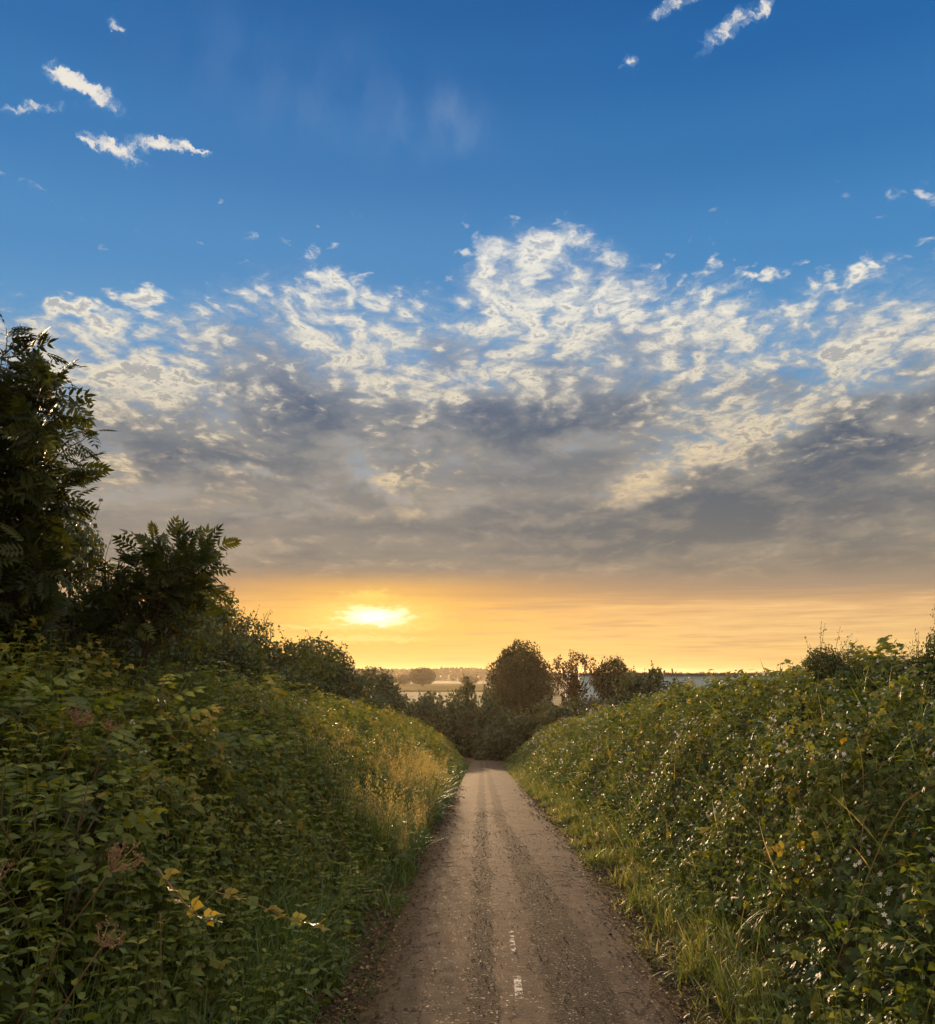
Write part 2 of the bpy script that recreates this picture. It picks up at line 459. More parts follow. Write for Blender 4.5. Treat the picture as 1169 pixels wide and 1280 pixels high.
# ------------------------------------------------------------------ leaf shapes (length 1 along +Y, face to +Z)
def leaflet(w=0.62, fold=0.16, droop=0.10, fine=True):
    if fine:
        ys = [0.0, 0.22, 0.55, 1.0]; ws = [0.0, 0.42, 0.46, 0.0]
        v = [(0, 0, 0)]
        for y_, w_ in zip(ys[1:3], ws[1:3]):
            z_ = -droop * y_ * y_
            v += [(-w * w_, y_, z_ + fold * w_), (0, y_, z_), (w * w_, y_, z_ + fold * w_)]
        v.append((0, 1, -droop))
        f = [(0, 2, 1), (0, 3, 2), (1, 2, 5, 4), (2, 3, 6, 5), (4, 5, 7), (5, 6, 7)]
        return v, f
    v = [(0, 0, 0), (-w * 0.5, 0.42, fold * 0.5), (0, 1, -droop), (w * 0.5, 0.42, fold * 0.5)]
    return v, [(0, 2, 1), (0, 3, 2)]

def join_tm(parts):
    v = []; f = []
    for pv_, pf in parts:
        o = len(v); v += [tuple(p) for p in pv_]; f += [tuple(i + o for i in q) for q in pf]
    return Tmpl(v, f)

def put(part, s, ang, pos, tilt=0.0):
    """scale, turn in the leaf plane, move"""
    v, f = part
    ca, sa = math.cos(ang), math.sin(ang)
    out = []
    for (a, b, c) in v:
        a, b, c = a * s, b * s, c * s + tilt * b * s
        out.append((a * ca - b * sa + pos[0], a * sa + b * ca + pos[1], c + pos[2]))
    return out, f

def strip(p0, p1, w):
    """a thin three-sided stalk"""
    p0 = Vector(p0); p1 = Vector(p1); d_ = (p1 - p0).normalized()
    a = d_.cross(Vector((0, 0, 1))).normalized() * w
    b = Vector((0, 0, -w))
    v = [p0 - a, p0 + a, p0 + b, p1 - a * .6, p1 + a * .6, p1 + b * .6]
    return [tuple(q) for q in v], [(0, 1, 4, 3), (1, 2, 5, 4), (2, 0, 3, 5)]

def bramble_tm(fine=True, five=False):
    lf = leaflet(0.80, 0.20, 0.16, fine)
    parts = [put(lf, 1.0, 0.0, (0, 0.35, 0.02)), put(lf, 0.86, 1.25, (0, 0.30, 0), 0.10), put(lf, 0.86, -1.25, (0, 0.30, 0), 0.10)]
    if five:
        parts += [put(lf, 0.6, 2.1, (0, 0.22, 0), 0.05), put(lf, 0.6, -2.1, (0, 0.22, 0), 0.05)]
    if fine:
        parts.append(strip((0, -0.5, -0.15), (0, 0.33, 0), 0.022))
    return join_tm(parts)

def pinnate_tm(pairs=5, w=0.40, fine=True, arch=0.10, spread=1.05):
    """ash or elder leaf: leaflets in pairs along a stalk; whole leaf about 1 long"""
    lf = leaflet(w, 0.14, 0.18, fine)
    parts = []
    for i in range(pairs):
        y_ = 0.22 + 0.60 * i / max(1, pairs - 1)
        z_ = -arch * y_ * y_
        s = 0.33 * (0.8 + 0.35 * math.sin(math.pi * (i + 0.6) / pairs))
        parts.append(put(lf, s, spread - 0.05 * i, (0, y_, z_), -0.12))
        parts.append(put(lf, s, -spread + 0.05 * i, (0, y_ + 0.015, z_), -0.12))
    parts.append(put(lf, 0.36, 0.0, (0, 0.84, -arch * 0.7), -0.15))
    parts.append(strip((0, 0, 0), (0, 0.45, -arch * 0.2), 0.008))
    parts.append(strip((0, 0.45, -arch * 0.2), (0, 0.86, -arch * 0.74), 0.006))
    return join_tm(parts)

def blade_tm(bend, w=0.011, segs=5, lean=0.15):
    v = []; f = []
    for i in range(segs + 1):
        t = i / segs
        a = lean + bend * t
        y_ = sum(math.sin(lean + bend * (j + 0.5) / segs) / segs for j in range(i))
        z_ = sum(math.cos(lean + bend * (j + 0.5) / segs) / segs for j in range(i))
        ww = w * (1 - t ** 1.6) * (0.75 + 0.5 * min(1, t * 4))
        if i < segs:
            v += [(-ww, y_, z_), (ww, y_ + ww * 0.3, z_)]
        else:
            v.append((0, y_, z_))
    for i in range(segs - 1):
        f.append((2 * i, 2 * i + 1, 2 * i + 3, 2 * i + 2))
    f.append((2 * segs - 2, 2 * segs - 1, 2 * segs))
    return Tmpl(v, f)

BR_F = bramble_tm(True); BR_F5 = bramble_tm(True, True); BR_C = bramble_tm(False)
ASH_F = pinnate_tm(5, 0.34, True, 0.14, 0.98); ASH_G = pinnate_tm(4, 0.36, True, 0.38, 1.18); ASH_H = pinnate_tm(6, 0.32, True, 0.26, 0.85); ASH_C = pinnate_tm(5, 0.42, False, 0.16)
ELD_F = pinnate_tm(3, 0.52, True, 0.22, 1.15)
LF_F = Tmpl(*leaflet(0.7, 0.2, 0.12, True)); LF_C = Tmpl(*leaflet(0.75, 0.25, 0.12, False))
NETTLE = Tmpl(*leaflet(0.55, 0.22, 0.30, True))
BLADES = [blade_tm(b, w_, 5, l) for b, w_, l in ((0.5, .010, .05), (1.0, .011, .10), (1.6, .012, .15), (2.2, .012, .25), (0.8, .016, .3), (1.3, .008, .05))]
_ph = (1 + 5 ** .5) / 2
ICO = Tmpl(unit(np.array([(-1, _ph, 0), (1, _ph, 0), (-1, -_ph, 0), (1, -_ph, 0), (0, -1, _ph), (0, 1, _ph), (0, -1, -_ph), (0, 1, -_ph), (_ph, 0, -1), (_ph, 0, 1), (-_ph, 0, -1), (-_ph, 0, 1)], float)),
           [(0, 11, 5), (0, 5, 1), (0, 1, 7), (0, 7, 10), (0, 10, 11), (1, 5, 9), (5, 11, 4), (11, 10, 2), (10, 7, 6), (7, 1, 8), (3, 9, 4), (3, 4, 2), (3, 2, 6), (3, 6, 8), (3, 8, 9), (4, 9, 5), (2, 4, 11), (6, 2, 10), (8, 6, 7), (9, 8, 1)])
OCTA = Tmpl([(1, 0, 0), (-1, 0, 0), (0, 1, 0), (0, -1, 0), (0, 0, 1), (0, 0, -1)], [(0, 2, 4), (2, 1, 4), (1, 3, 4), (3, 0, 4), (2, 0, 5), (1, 2, 5), (3, 1, 5), (0, 3, 5)])
def flower_tm():
    v = [(0, 0, 0.05)]; f = []
    for i in range(5):
        a = i * 2 * math.pi / 5
        o = len(v)
        for da, r, z_ in ((-0.42, 0.6, 0.06), (-0.25, 1.0, 0.12), (0.25, 1.0, 0.12), (0.42, 0.6, 0.06)):
            v.append((r * math.cos(a + da), r * math.sin(a + da), z_))
        f.append((0, o, o + 1, o + 2, o + 3))
    return Tmpl(v, f)
FLOWER = flower_tm()

# ------------------------------------------------------------------ materials
def new_mat(name):
    m_ = bpy.data.materials.new(name)
    m_.use_nodes = True
    return m_, NT(m_.node_tree)

def leaf_mat(name, stops, under=(1.35, 1.25, 1.3, 1), trans=0.42, trans_tint=(1.7, 1.55, 0.42, 1), rough=0.50, spec=0.5):
    """leaf: colour by the leaf's own tint, paler underside, light shining through"""
    m_, k = new_mat(name)
    at = k.n('ShaderNodeAttribute', attribute_name='tint')
    c = k.ramp(at.outputs['Fac'], stops)
    ge = k.n('ShaderNodeNewGeometry')
    c2 = k.mix(ge.outputs['Backfacing'], c, k.mix(1.0, c, under, 'MULTIPLY'))
    p = k.n('ShaderNodeBsdfPrincipled')
    k.put(p.inputs['Base Color'], c2); p.inputs['Roughness'].default_value = rough
    p.inputs['Specular IOR Level'].default_value = spec
    tr = k.n('ShaderNodeBsdfTranslucent')
    k.put(tr.inputs['Color'], k.mix(1.0, c, trans_tint, 'MULTIPLY'))
    ms = k.n('ShaderNodeMixShader'); ms.inputs[0].default_value = trans
    k.t.links.new(p.outputs[0], ms.inputs[1]); k.t.links.new(tr.outputs[0], ms.inputs[2])
    out = k.n('ShaderNodeOutputMaterial'); k.t.links.new(ms.outputs[0], out.inputs['Surface'])
    return m_

def plain_mat(name, stops, rough=0.7, spec=0.3, nscale=0.0, bump=0.0):
    m_, k = new_mat(name)
    at = k.n('ShaderNodeAttribute', attribute_name='tint')
    f = at.outputs['Fac']
    p = k.n('ShaderNodeBsdfPrincipled')
    if nscale:
        tc = k.n('ShaderNodeTexCoord')
        nz = k.noise(tc.outputs['Object'], nscale, 5.0, 0.6)
        f = k.m('ADD', f, k.m('MULTIPLY', k.m('SUBTRACT', nz, 0.5), 0.9), clamp=True)
        if bump:
            b = k.n('ShaderNodeBump'); b.inputs['Strength'].default_value = bump; b.inputs['Distance'].default_value = 0.02
            k.put(b.inputs['Height'], nz); k.t.links.new(b.outputs[0], p.inputs['Normal'])
    k.put(p.inputs['Base Color'], k.ramp(f, stops))
    p.inputs['Roughness'].default_value = rough; p.inputs['Specular IOR Level'].default_value = spec
    out = k.n('ShaderNodeOutputMaterial'); k.t.links.new(p.outputs[0], out.inputs['Surface'])
    return m_

C = lambda r, g, b: (r, g, b, 1.0)
M_BRAMBLE = leaf_mat("bramble_leaf", [(0.0, C(.038, .060, .012)), (0.35, C(.066, .092, .016)), (0.7, C(.105, .125, .022)), (0.88, C(.17, .17, .028)), (0.95, C(.24, .18, .03)), (1.0, C(.20, .09, .03))], spec=0.28, rough=0.52)
M_ASH = leaf_mat("ash_leaf", [(0.0, C(.016, .024, .007)), (0.6, C(.034, .044, .011)), (0.92, C(.075, .08, .018)), (1.0, C(.13, .07, .025))], trans=0.30, spec=0.2)
M_ELDER = leaf_mat("elder_leaf", [(0.0, C(.048, .072, .014)), (0.55, C(.105, .130, .023)), (0.9, C(.19, .185, .034)), (1.0, C(.22, .13, .04))], trans=0.40, spec=0.3)
M_HAW = leaf_mat("hawthorn_leaf", [(0.0, C(.024, .036, .009)), (0.6, C(.048, .060, .014)), (0.9, C(.095, .09, .02)), (1.0, C(.15, .09, .03))], trans=0.32)
M_FAR = leaf_mat("tree_leaf", [(0.0, C(.018, .020, .006)), (0.6, C(.034, .034, .010)), (1.0, C(.060, .048, .014))], trans=0.30, rough=0.8, spec=0.05)
M_HERB = leaf_mat("herb_leaf", [(0.0, C(.055, .085, .016)), (0.6, C(.115, .145, .026)), (1.0, C(.22, .21, .040))], trans=0.40, spec=0.3)
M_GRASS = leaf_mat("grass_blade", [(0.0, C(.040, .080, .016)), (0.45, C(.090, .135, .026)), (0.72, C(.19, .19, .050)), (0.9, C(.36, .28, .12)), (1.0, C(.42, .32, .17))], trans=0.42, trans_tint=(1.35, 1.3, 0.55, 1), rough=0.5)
M_LITTER = plain_mat("dead_leaf", [(0.0, C(.035, .022, .014)), (0.5, C(.085, .048, .022)), (0.85, C(.17, .095, .04)), (1.0, C(.28, .19, .10))], 0.7, 0.2)
M_STEM = plain_mat("woody_stem", [(0.0, C(.030, .022, .015)), (0.5, C(.07, .05, .034)), (1.0, C(.15, .11, .07))], 0.9, 0.05, 30.0, 0.4)
M_CANE = plain_mat("bramble_cane", [(0.0, C(.05, .045, .02)), (0.5, C(.13, .09, .045)), (1.0, C(.20, .12, .06))], 0.95, 0.02)
M_PETAL = leaf_mat("white_petal", [(0.0, C(.42, .40, .39)), (1.0, C(.66, .64, .62))], under=(.9, .9, .9, 1), trans=0.35, trans_tint=(.9, .9, .9, 1), rough=0.6, spec=0.2)
M_DEAD = plain_mat("dry_umbel", [(0.0, C(.10, .055, .03)), (0.5, C(.19, .105, .055)), (1.0, C(.34, .23, .14))], 0.7, 0.25)

# ------------------------------------------------------------------ lie of the land
def softplus(t, w):
    return w * np.logaddexp(0.0, t / w)
def lane_z(y):
    y = np.asarray(y, dtype=np.float64)
    return -0.070 * softplus(y - 8.5, 1.6) + 0.070 * softplus(y - 64.0, 2.5)
def lane_x(y):
    y = np.asarray(y, dtype=np.float64)
    return 0.20 + 0.0145 * y - 0.020 * np.maximum(y - 55.0, 0) ** 2
HALF = 0.785
UR = np.array([.70, .80, 1.15, 1.45, 1.85, 2.4, 3.0, 3.6, 5.0, 8.0, 14.0, 30.0]); VR = np.array([0, .02, .10, .44, .92, 1.36, 1.68, 1.84, 1.88, 1.8, 1.3, .5])
UL = np.array([.70, .80, 1.05, 1.35, 1.75, 2.2, 2.7, 3.3, 5.0, 8.0, 14.0, 30.0]); VL = np.array([0, .02, .12, .50, .96, 1.28, 1.58, 1.84, 1.95, 1.8, 1.1, .5])
def veg_h(side, u, y):
    """top of the plant cover above the lane, u metres from the lane's middle"""
    fade = 1.0 - 0.55 * sstep(42, 62, y) - 0.45 * sstep(62, 90, y)
    if side > 0:
        h = np.interp(u, UR, VR) * (1 - 0.08 * sstep(2.2, 3.2, u) * (1 - sstep(8, 13, y)))
    else:
        sh = 0.22 * (1 - sstep(4.5, 9.0, y))
        h = np.interp(u - sh * sstep(.8, 1.2, u), UL, VL)
    return h * fade
def land_h(x, y):
    """bare ground"""
    x = np.asarray(x, dtype=np.float64); y = np.asarray(y, dtype=np.float64)
    s = x - lane_x(np.minimum(y, 64.0))
    u = np.abs(s)
    v = np.where(s > 0, veg_h(1, u, y), veg_h(-1, u, y))
    soil = np.maximum(v - 0.50, 0.30 * v) * (0.9)
    z = lane_z(y) + soil + 0.02 * (fbm(x * 1.3, y * 1.3, 3) - 0.5) * sstep(0.8, 1.3, u)
    # out in the fields everything settles on the low plain
    far = sstep(14, 60, u)
    z = z * (1 - far) + (-3.92 + 0.6 * (fbm(x * 0.01, y * 0.01, 8) - 0.5)) * far
    roll = sstep(150, 400, y)
    return z + roll * 1.6 * (fbm(x * .004 + 3, y * .004, 21) - 0.5)

def grid_mesh(name, xs, ys, zf, mat, uvf=None):
    X, Y = np.meshgrid(xs, ys)
    if callable(uvf):
        X, Y = uvf(X, Y)
    Z = zf(X, Y)
    nx, ny = len(xs), len(ys)
    i = (np.arange(ny - 1)[:, None] * nx + np.arange(nx - 1)[None, :]).ravel()
    b = Batch()
    b.co.append(np.stack([X, Y, Z], -1).reshape(-1, 3))
    b.loops.append(np.stack([i, i + 1, i + nx + 1, i + nx], -1).ravel())
    b.tot.append(np.full(len(i), 4)); b.tint.append(sstep(60, 110, Y).ravel()); b.mat.append(np.zeros(len(i), dtype=np.int32)); b.nv = nx * ny
    return b.mesh(name, mat)

def ground_mat():
    m_, k = new_mat("bank_soil")
    tc = k.n('ShaderNodeTexCoord'); v = tc.outputs['Object']
    n1 = k.noise(v, 0.9, 6.0, 0.6); n2 = k.noise(v, 14.0, 5.0, 0.65); n3 = k.noise(v, 90.0, 3.0, 0.6)
    c = k.ramp(n2, [(0.3, C(.030, .022, .014)), (0.5, C(.070, .050, .028)), (0.62, C(.075, .075, .025)), (0.75, C(.15, .11, .045))])
    moss = k.ss(k.m('ADD', k.m('MULTIPLY', n1, .6), k.m('MULTIPLY', n2, .4)), 0.47, 0.60)
    c = k.mix(k.m('MULTIPLY', moss, 0.75), c, k.ramp(n3, [(0.3, C(.040, .050, .012)), (0.7, C(.12, .12, .025))]))
    at_ = k.n('ShaderNodeAttribute', attribute_name='tint')
    n4 = k.noise(v, 0.02, 4.0)
    c = k.mix(at_.outputs['Fac'], c, k.ramp(n4, [(0.35, C(.040, .048, .016)), (0.65, C(.075, .072, .024))]))
    p = k.n('ShaderNodeBsdfPrincipled'); k.put(p.inputs['Base Color'], c); p.inputs['Roughness'].default_value = 1.0; p.inputs['Specular IOR Level'].default_value = 0.05
    b = k.n('ShaderNodeBump'); b.inputs['Strength'].default_value = 0.9; b.inputs['Distance'].default_value = 0.02
    k.put(b.inputs['Height'], k.m('ADD', n2, k.m('MULTIPLY', n3, 0.4))); k.t.links.new(b.outputs[0], p.inputs['Normal'])
    out = k.n('ShaderNodeOutputMaterial'); k.t.links.new(p.outputs[0], out.inputs['Surface'])
    return m_

near_x = np.arange(-6, 6.01, 0.12)
xs = np.concatenate([-np.geomspace(2000, 6.4, 34), near_x, np.geomspace(6.4, 2000, 34)])
ys = np.concatenate([np.arange(-12, 1.0, 0.8), np.arange(1.0, 30, 0.25), np.arange(30, 90, 0.8), np.geomspace(90, 2500, 44)])
ground = link("ground", grid_mesh("ground", xs, ys, lambda X, Y: land_h(X, Y) - 0.012, ground_mat()), kind="structure", label="brown mossy soil of the banks and the plain beyond")

# ------------------------------------------------------------------ the lane
def lane_mat():
    m_, k = new_mat("worn_asphalt")
    uv = k.n('ShaderNodeUVMap', uv_map='lane')
    u, v, _ = k.sep(uv.outputs[0])
    P = k.xyz(u, v, 0.0)
    big = k.noise(P, 0.8, 4.0, 0.6)
    med = k.noise(k.vm('MULTIPLY', P, (1.0, 0.8, 1.0)), 6.5, 6.0, 0.68)
    fine = k.noise(P, 105.0, 3.0, 0.75)
    slit = k.noise(k.vm('MULTIPLY', P, (9.0, 34.0, 1.0)), 1.0, 4.0, 0.65)
    chip = k.voro(P, 95.0); chipc = k.voro(P, 95.0, out='Color')
    cr, cg, cb = k.sep(chipc)
    # two lines where tar and loose stone lie darker
    wv = k.m('ADD', u, k.m('ADD', k.m('MULTIPLY', k.m('SUBTRACT', med, 0.5), 0.24), k.m('MULTIPLY', k.m('SUBTRACT', k.noise(P, 1.7, 2.0), 0.5), 0.12)))
    drift = k.ss(v, 4.0, 13.0, 0.36, 0.06, 'LINEAR')
    wide = k.ss(v, 4.0, 12.0, 0.27, 0.11, 'LINEAR')
    b1 = k.ss(k.m('ABSOLUTE', k.m('SUBTRACT', wv, -0.20)), 0.115, 0.03)
    b2 = k.ss(k.m('ABSOLUTE', k.m('SUBTRACT', wv, drift)), wide, k.m('MULTIPLY', wide, 0.45))
    rag = k.ss(k.m('ADD', k.m('MULTIPLY', med, .55), k.m('MULTIPLY', fine, .45)), 0.34, 0.50)
    torn = k.m('ADD', k.m('MULTIPLY', k.m('SUBTRACT', med, 0.5), 1.5), k.m('MULTIPLY', k.m('SUBTRACT', fine, 0.5), 1.1))
    b1 = k.ss(k.m('ADD', b1, torn), 0.42, 0.66)
    b2 = k.ss(k.m('ADD', b2, torn), 0.44, 0.74)
    band = k.m('MULTIPLY', k.m('MAXIMUM', b1, k.m('MULTIPLY', b2, 0.95)), k.m('MULTIPLY', rag, k.ss(v, 13.0, 30.0, 1.0, 0.5)))
    dust = k.ramp(k.m('ADD', k.m('MULTIPLY', med, .36), k.m('MULTIPLY', fine, .64)), [(0.34, C(.046, .033, .024)), (0.50, C(.118, .082, .057)), (0.66, C(.215, .152, .106))])
    dust = k.mix(k.m('MULTIPLY', k.ss(u, -0.1, 0.5), 0.75), dust, k.mix(1.0, dust, (.66, .68, .74, 1), 'MULTIPLY'))
    dust = k.mix(k.m('MULTIPLY', k.ss(big, 0.5, 0.7), 0.35), dust, C(.13, .10, .08))
    tar = k.ramp(cr, [(0.0, C(.010, .009, .009)), (0.6, C(.026, .021, .018)), (0.92, C(.055, .044, .035)), (1.0, C(.17, .14, .11))])
    c = k.mix(k.m('MULTIPLY', band, 0.78), dust, tar)
    speck = k.ss(cg, 0.95, 0.99)
    c = k.mix(k.m('MULTIPLY', speck, 0.4), c, C(.34, .28, .23))
    slitm = k.m('MULTIPLY', k.ss(slit, 0.43, 0.34), k.ss(u, -0.05, 0.25, 0.25, 0.85))
    c = k.mix(k.m('MULTIPLY', slitm, 0.75), c, C(.018, .014, .012))
    # hairline cracks
    cw = k.vm('ADD', P, k.vm('SCALE', k.vm('SUBTRACT', k.noise(P, 6.0, 4.0, 0.7, color=True), (0.5, 0.5, 0.5)), 0.35))
    ck = k.voro(k.vm('MULTIPLY', cw, (1.0, 1.0, 1.0)), 2.1, 'DISTANCE_TO_EDGE')
    crack = k.m('MULTIPLY', k.ss(ck, 0.014, 0.003), k.ss(big, 0.42, 0.55))
    c = k.mix(k.m('MULTIPLY', crack, 0.75), c, C(.025, .02, .017))
    # soil and moss creep in from both edges
    edge = k.ss(k.m('ADD', k.m('ABSOLUTE', u), k.m('MULTIPLY', k.m('SUBTRACT', med, 0.5), 0.35)), 0.60, 0.80)
    c = k.mix(k.m('MULTIPLY', edge, 0.8), c, k.ramp(fine, [(0.3, C(.045, .030, .018)), (0.6, C(.12, .078, .04)), (0.75, C(.13, .12, .03))]))
    p = k.n('ShaderNodeBsdfPrincipled'); k.put(p.inputs['Base Color'], c)
    k.put(p.inputs['Roughness'], k.fmix(speck, 0.9, 0.6)); p.inputs['Specular IOR Level'].default_value = 0.02
    hgt = k.m('ADD', k.m('MULTIPLY', chip, k.fmix(band, 0.5, 1.3)), k.m('MULTIPLY', fine, 0.7))
    hgt = k.m('ADD', hgt, k.m('MULTIPLY', med, 1.6))
    b = k.n('ShaderNodeBump'); b.inputs['Strength'].default_value = 0.8; b.inputs['Distance'].default_value = 0.0045
    k.put(b.inputs['Height'], k.m('SUBTRACT', hgt, k.m('MULTIPLY', crack, 1.5))); k.t.links.new(b.outputs[0], p.inputs['Normal'])
    out = k.n('ShaderNodeOutputMaterial'); k.t.links.new(p.outputs[0], out.inputs['Surface'])
    return m_

def build_lane():
    us = np.linspace(-1, 1, 29)
    yy = np.concatenate([np.arange(-10, 2, 0.5), np.arange(2, 14, 0.06), np.arange(14, 40, 0.2), np.arange(40, 80, 0.5)])
    U, Y = np.meshgrid(us, yy)
    half = HALF + 0.07 * (fbm(Y * 0.9 + np.sign(U) * 40, Y * 0 + 2.5, 5) - 0.5) + 0.05 * (fbm(Y * 6 + np.sign(U) * 31, Y * 0 + 7, 6) - 0.5)
    X = lane_x(Y) + U * half
    Z = lane_z(Y) + 0.022 * (1 - U ** 2) - 0.010 * np.abs(U) ** 8 + 0.012 * (fbm(X * 1.5, Y * 1.5, 9) - 0.5)
    b = Batch(); nx, ny = len(us), len(yy)
    i = (np.arange(ny - 1)[:, None] * nx + np.arange(nx - 1)[None, :]).ravel()
    b.co.append(np.stack([X, Y, Z + 0.012], -1).reshape(-1, 3)); b.loops.append(np.stack([i, i + 1, i + nx + 1, i + nx], -1).ravel())
    b.tot.append(np.full(len(i), 4)); b.tint.append(np.full(nx * ny, .5)); b.mat.append(np.zeros(len(i), np.int32)); b.nv = nx * ny
    me = b.mesh("lane", lane_mat())
    uvl = me.uv_layers.new(name='lane')
    li = np.zeros(len(me.loops), dtype=np.int32); me.loops.foreach_get('vertex_index', li)
    uvs = np.stack([(U * half).ravel()[li], Y.ravel()[li]], -1)
    uvl.data.foreach_set('uv', uvs.astype(np.float32).ravel())
    link("lane", me, kind="structure", label="narrow worn lane of brown dusty asphalt running downhill")
    # remains of a white painted dash
    mm, k = new_mat("worn_white_paint")
    tc = k.n('ShaderNodeTexCoord')
    n = k.m('ADD', k.m('MULTIPLY', k.noise(tc.outputs['Object'], 22.0, 5.0, 0.7), 0.6), k.m('MULTIPLY', k.noise(tc.outputs['Object'], 150.0, 2.0), 0.4))
    p = k.n('ShaderNodeBsdfPrincipled'); k.put(p.inputs['Base Color'], k.ramp(n, [(0.3, C(.22, .19, .16)), (0.7, C(.46, .42, .37))])); p.inputs['Roughness'].default_value = 0.7
    tr = k.n('ShaderNodeBsdfTransparent'); ms = k.n('ShaderNodeMixShader')
    at = k.n('ShaderNodeAttribute', attribute_name='tint')
    k.put(ms.inputs[0], k.ss(k.m('ADD', n, at.outputs['Fac']), 0.50, 0.60)); k.t.links.new(tr.outputs[0], ms.inputs[1]); k.t.links.new(p.outputs[0], ms.inputs[2])
    out = k.n('ShaderNodeOutputMaterial'); k.t.links.new(ms.outputs[0], out.inputs['Surface'])
    b = Batch()
    for (u0, u1, y0, y1, wear) in ((-0.030, 0.012, 5.12, 5.50, 0.05), (-0.028, 0.000, 5.62, 5.98, -0.05), (-0.028, 0.004, 5.98, 6.45, 0.02)):
        n_ = 8
        for j in range(n_):
            ya, yb = y0 + (y1 - y0) * j / n_, y0 + (y1 - y0) * (j + 1) / n_
            q = []
            for (uu, yv) in ((u0, ya), (u1, ya), (u1, yb), (u0, yb)):
                un = uu / HALF
                xx = float(lane_x(yv)) + uu
                q.append((xx, yv, float(lane_z(yv)) + 0.022 * (1 - un ** 2) + 0.012 * (float(fbm(np.array([xx * 1.5]), np.array([yv * 1.5]), 9)[0]) - 0.5) + 0.016))
            b.raw(q, [(0, 1, 2, 3)], wear)
    link("lane_marking", b.mesh("lane_marking", mm), kind="structure", label="worn remains of a white painted dash on the lane")
build_lane()

def surf(side, u, y):
    """world point on the plant cover"""
    x = lane_x(np.minimum(y, 62.0)) + side * u
    return x

# ------------------------------------------------------------------ bramble banks
def cover_normals(side, u, y):
    e = 0.06
    dh = (veg_h(side, u + e, y) - veg_h(side, u - e, y)) / (2 * e)
    n = np.stack([-side * dh, np.full_like(u, 0.05), np.ones_like(u)], -1)
    return unit(n)

def scatter(n, side, u0, u1, y0, y1, rng, power=1.3, yk=6.0):
    """u, y with density falling with distance"""
    t = rng.random(n * 3)
    y = y0 + (y1 - y0) * t
    keep = rng.random(n * 3) < np.minimum(1.0, (yk / np.maximum(y, yk)) ** power)
    y = y[keep]
    u = u0 + (u1 - u0) * rng.random(len(y))
    return u, y

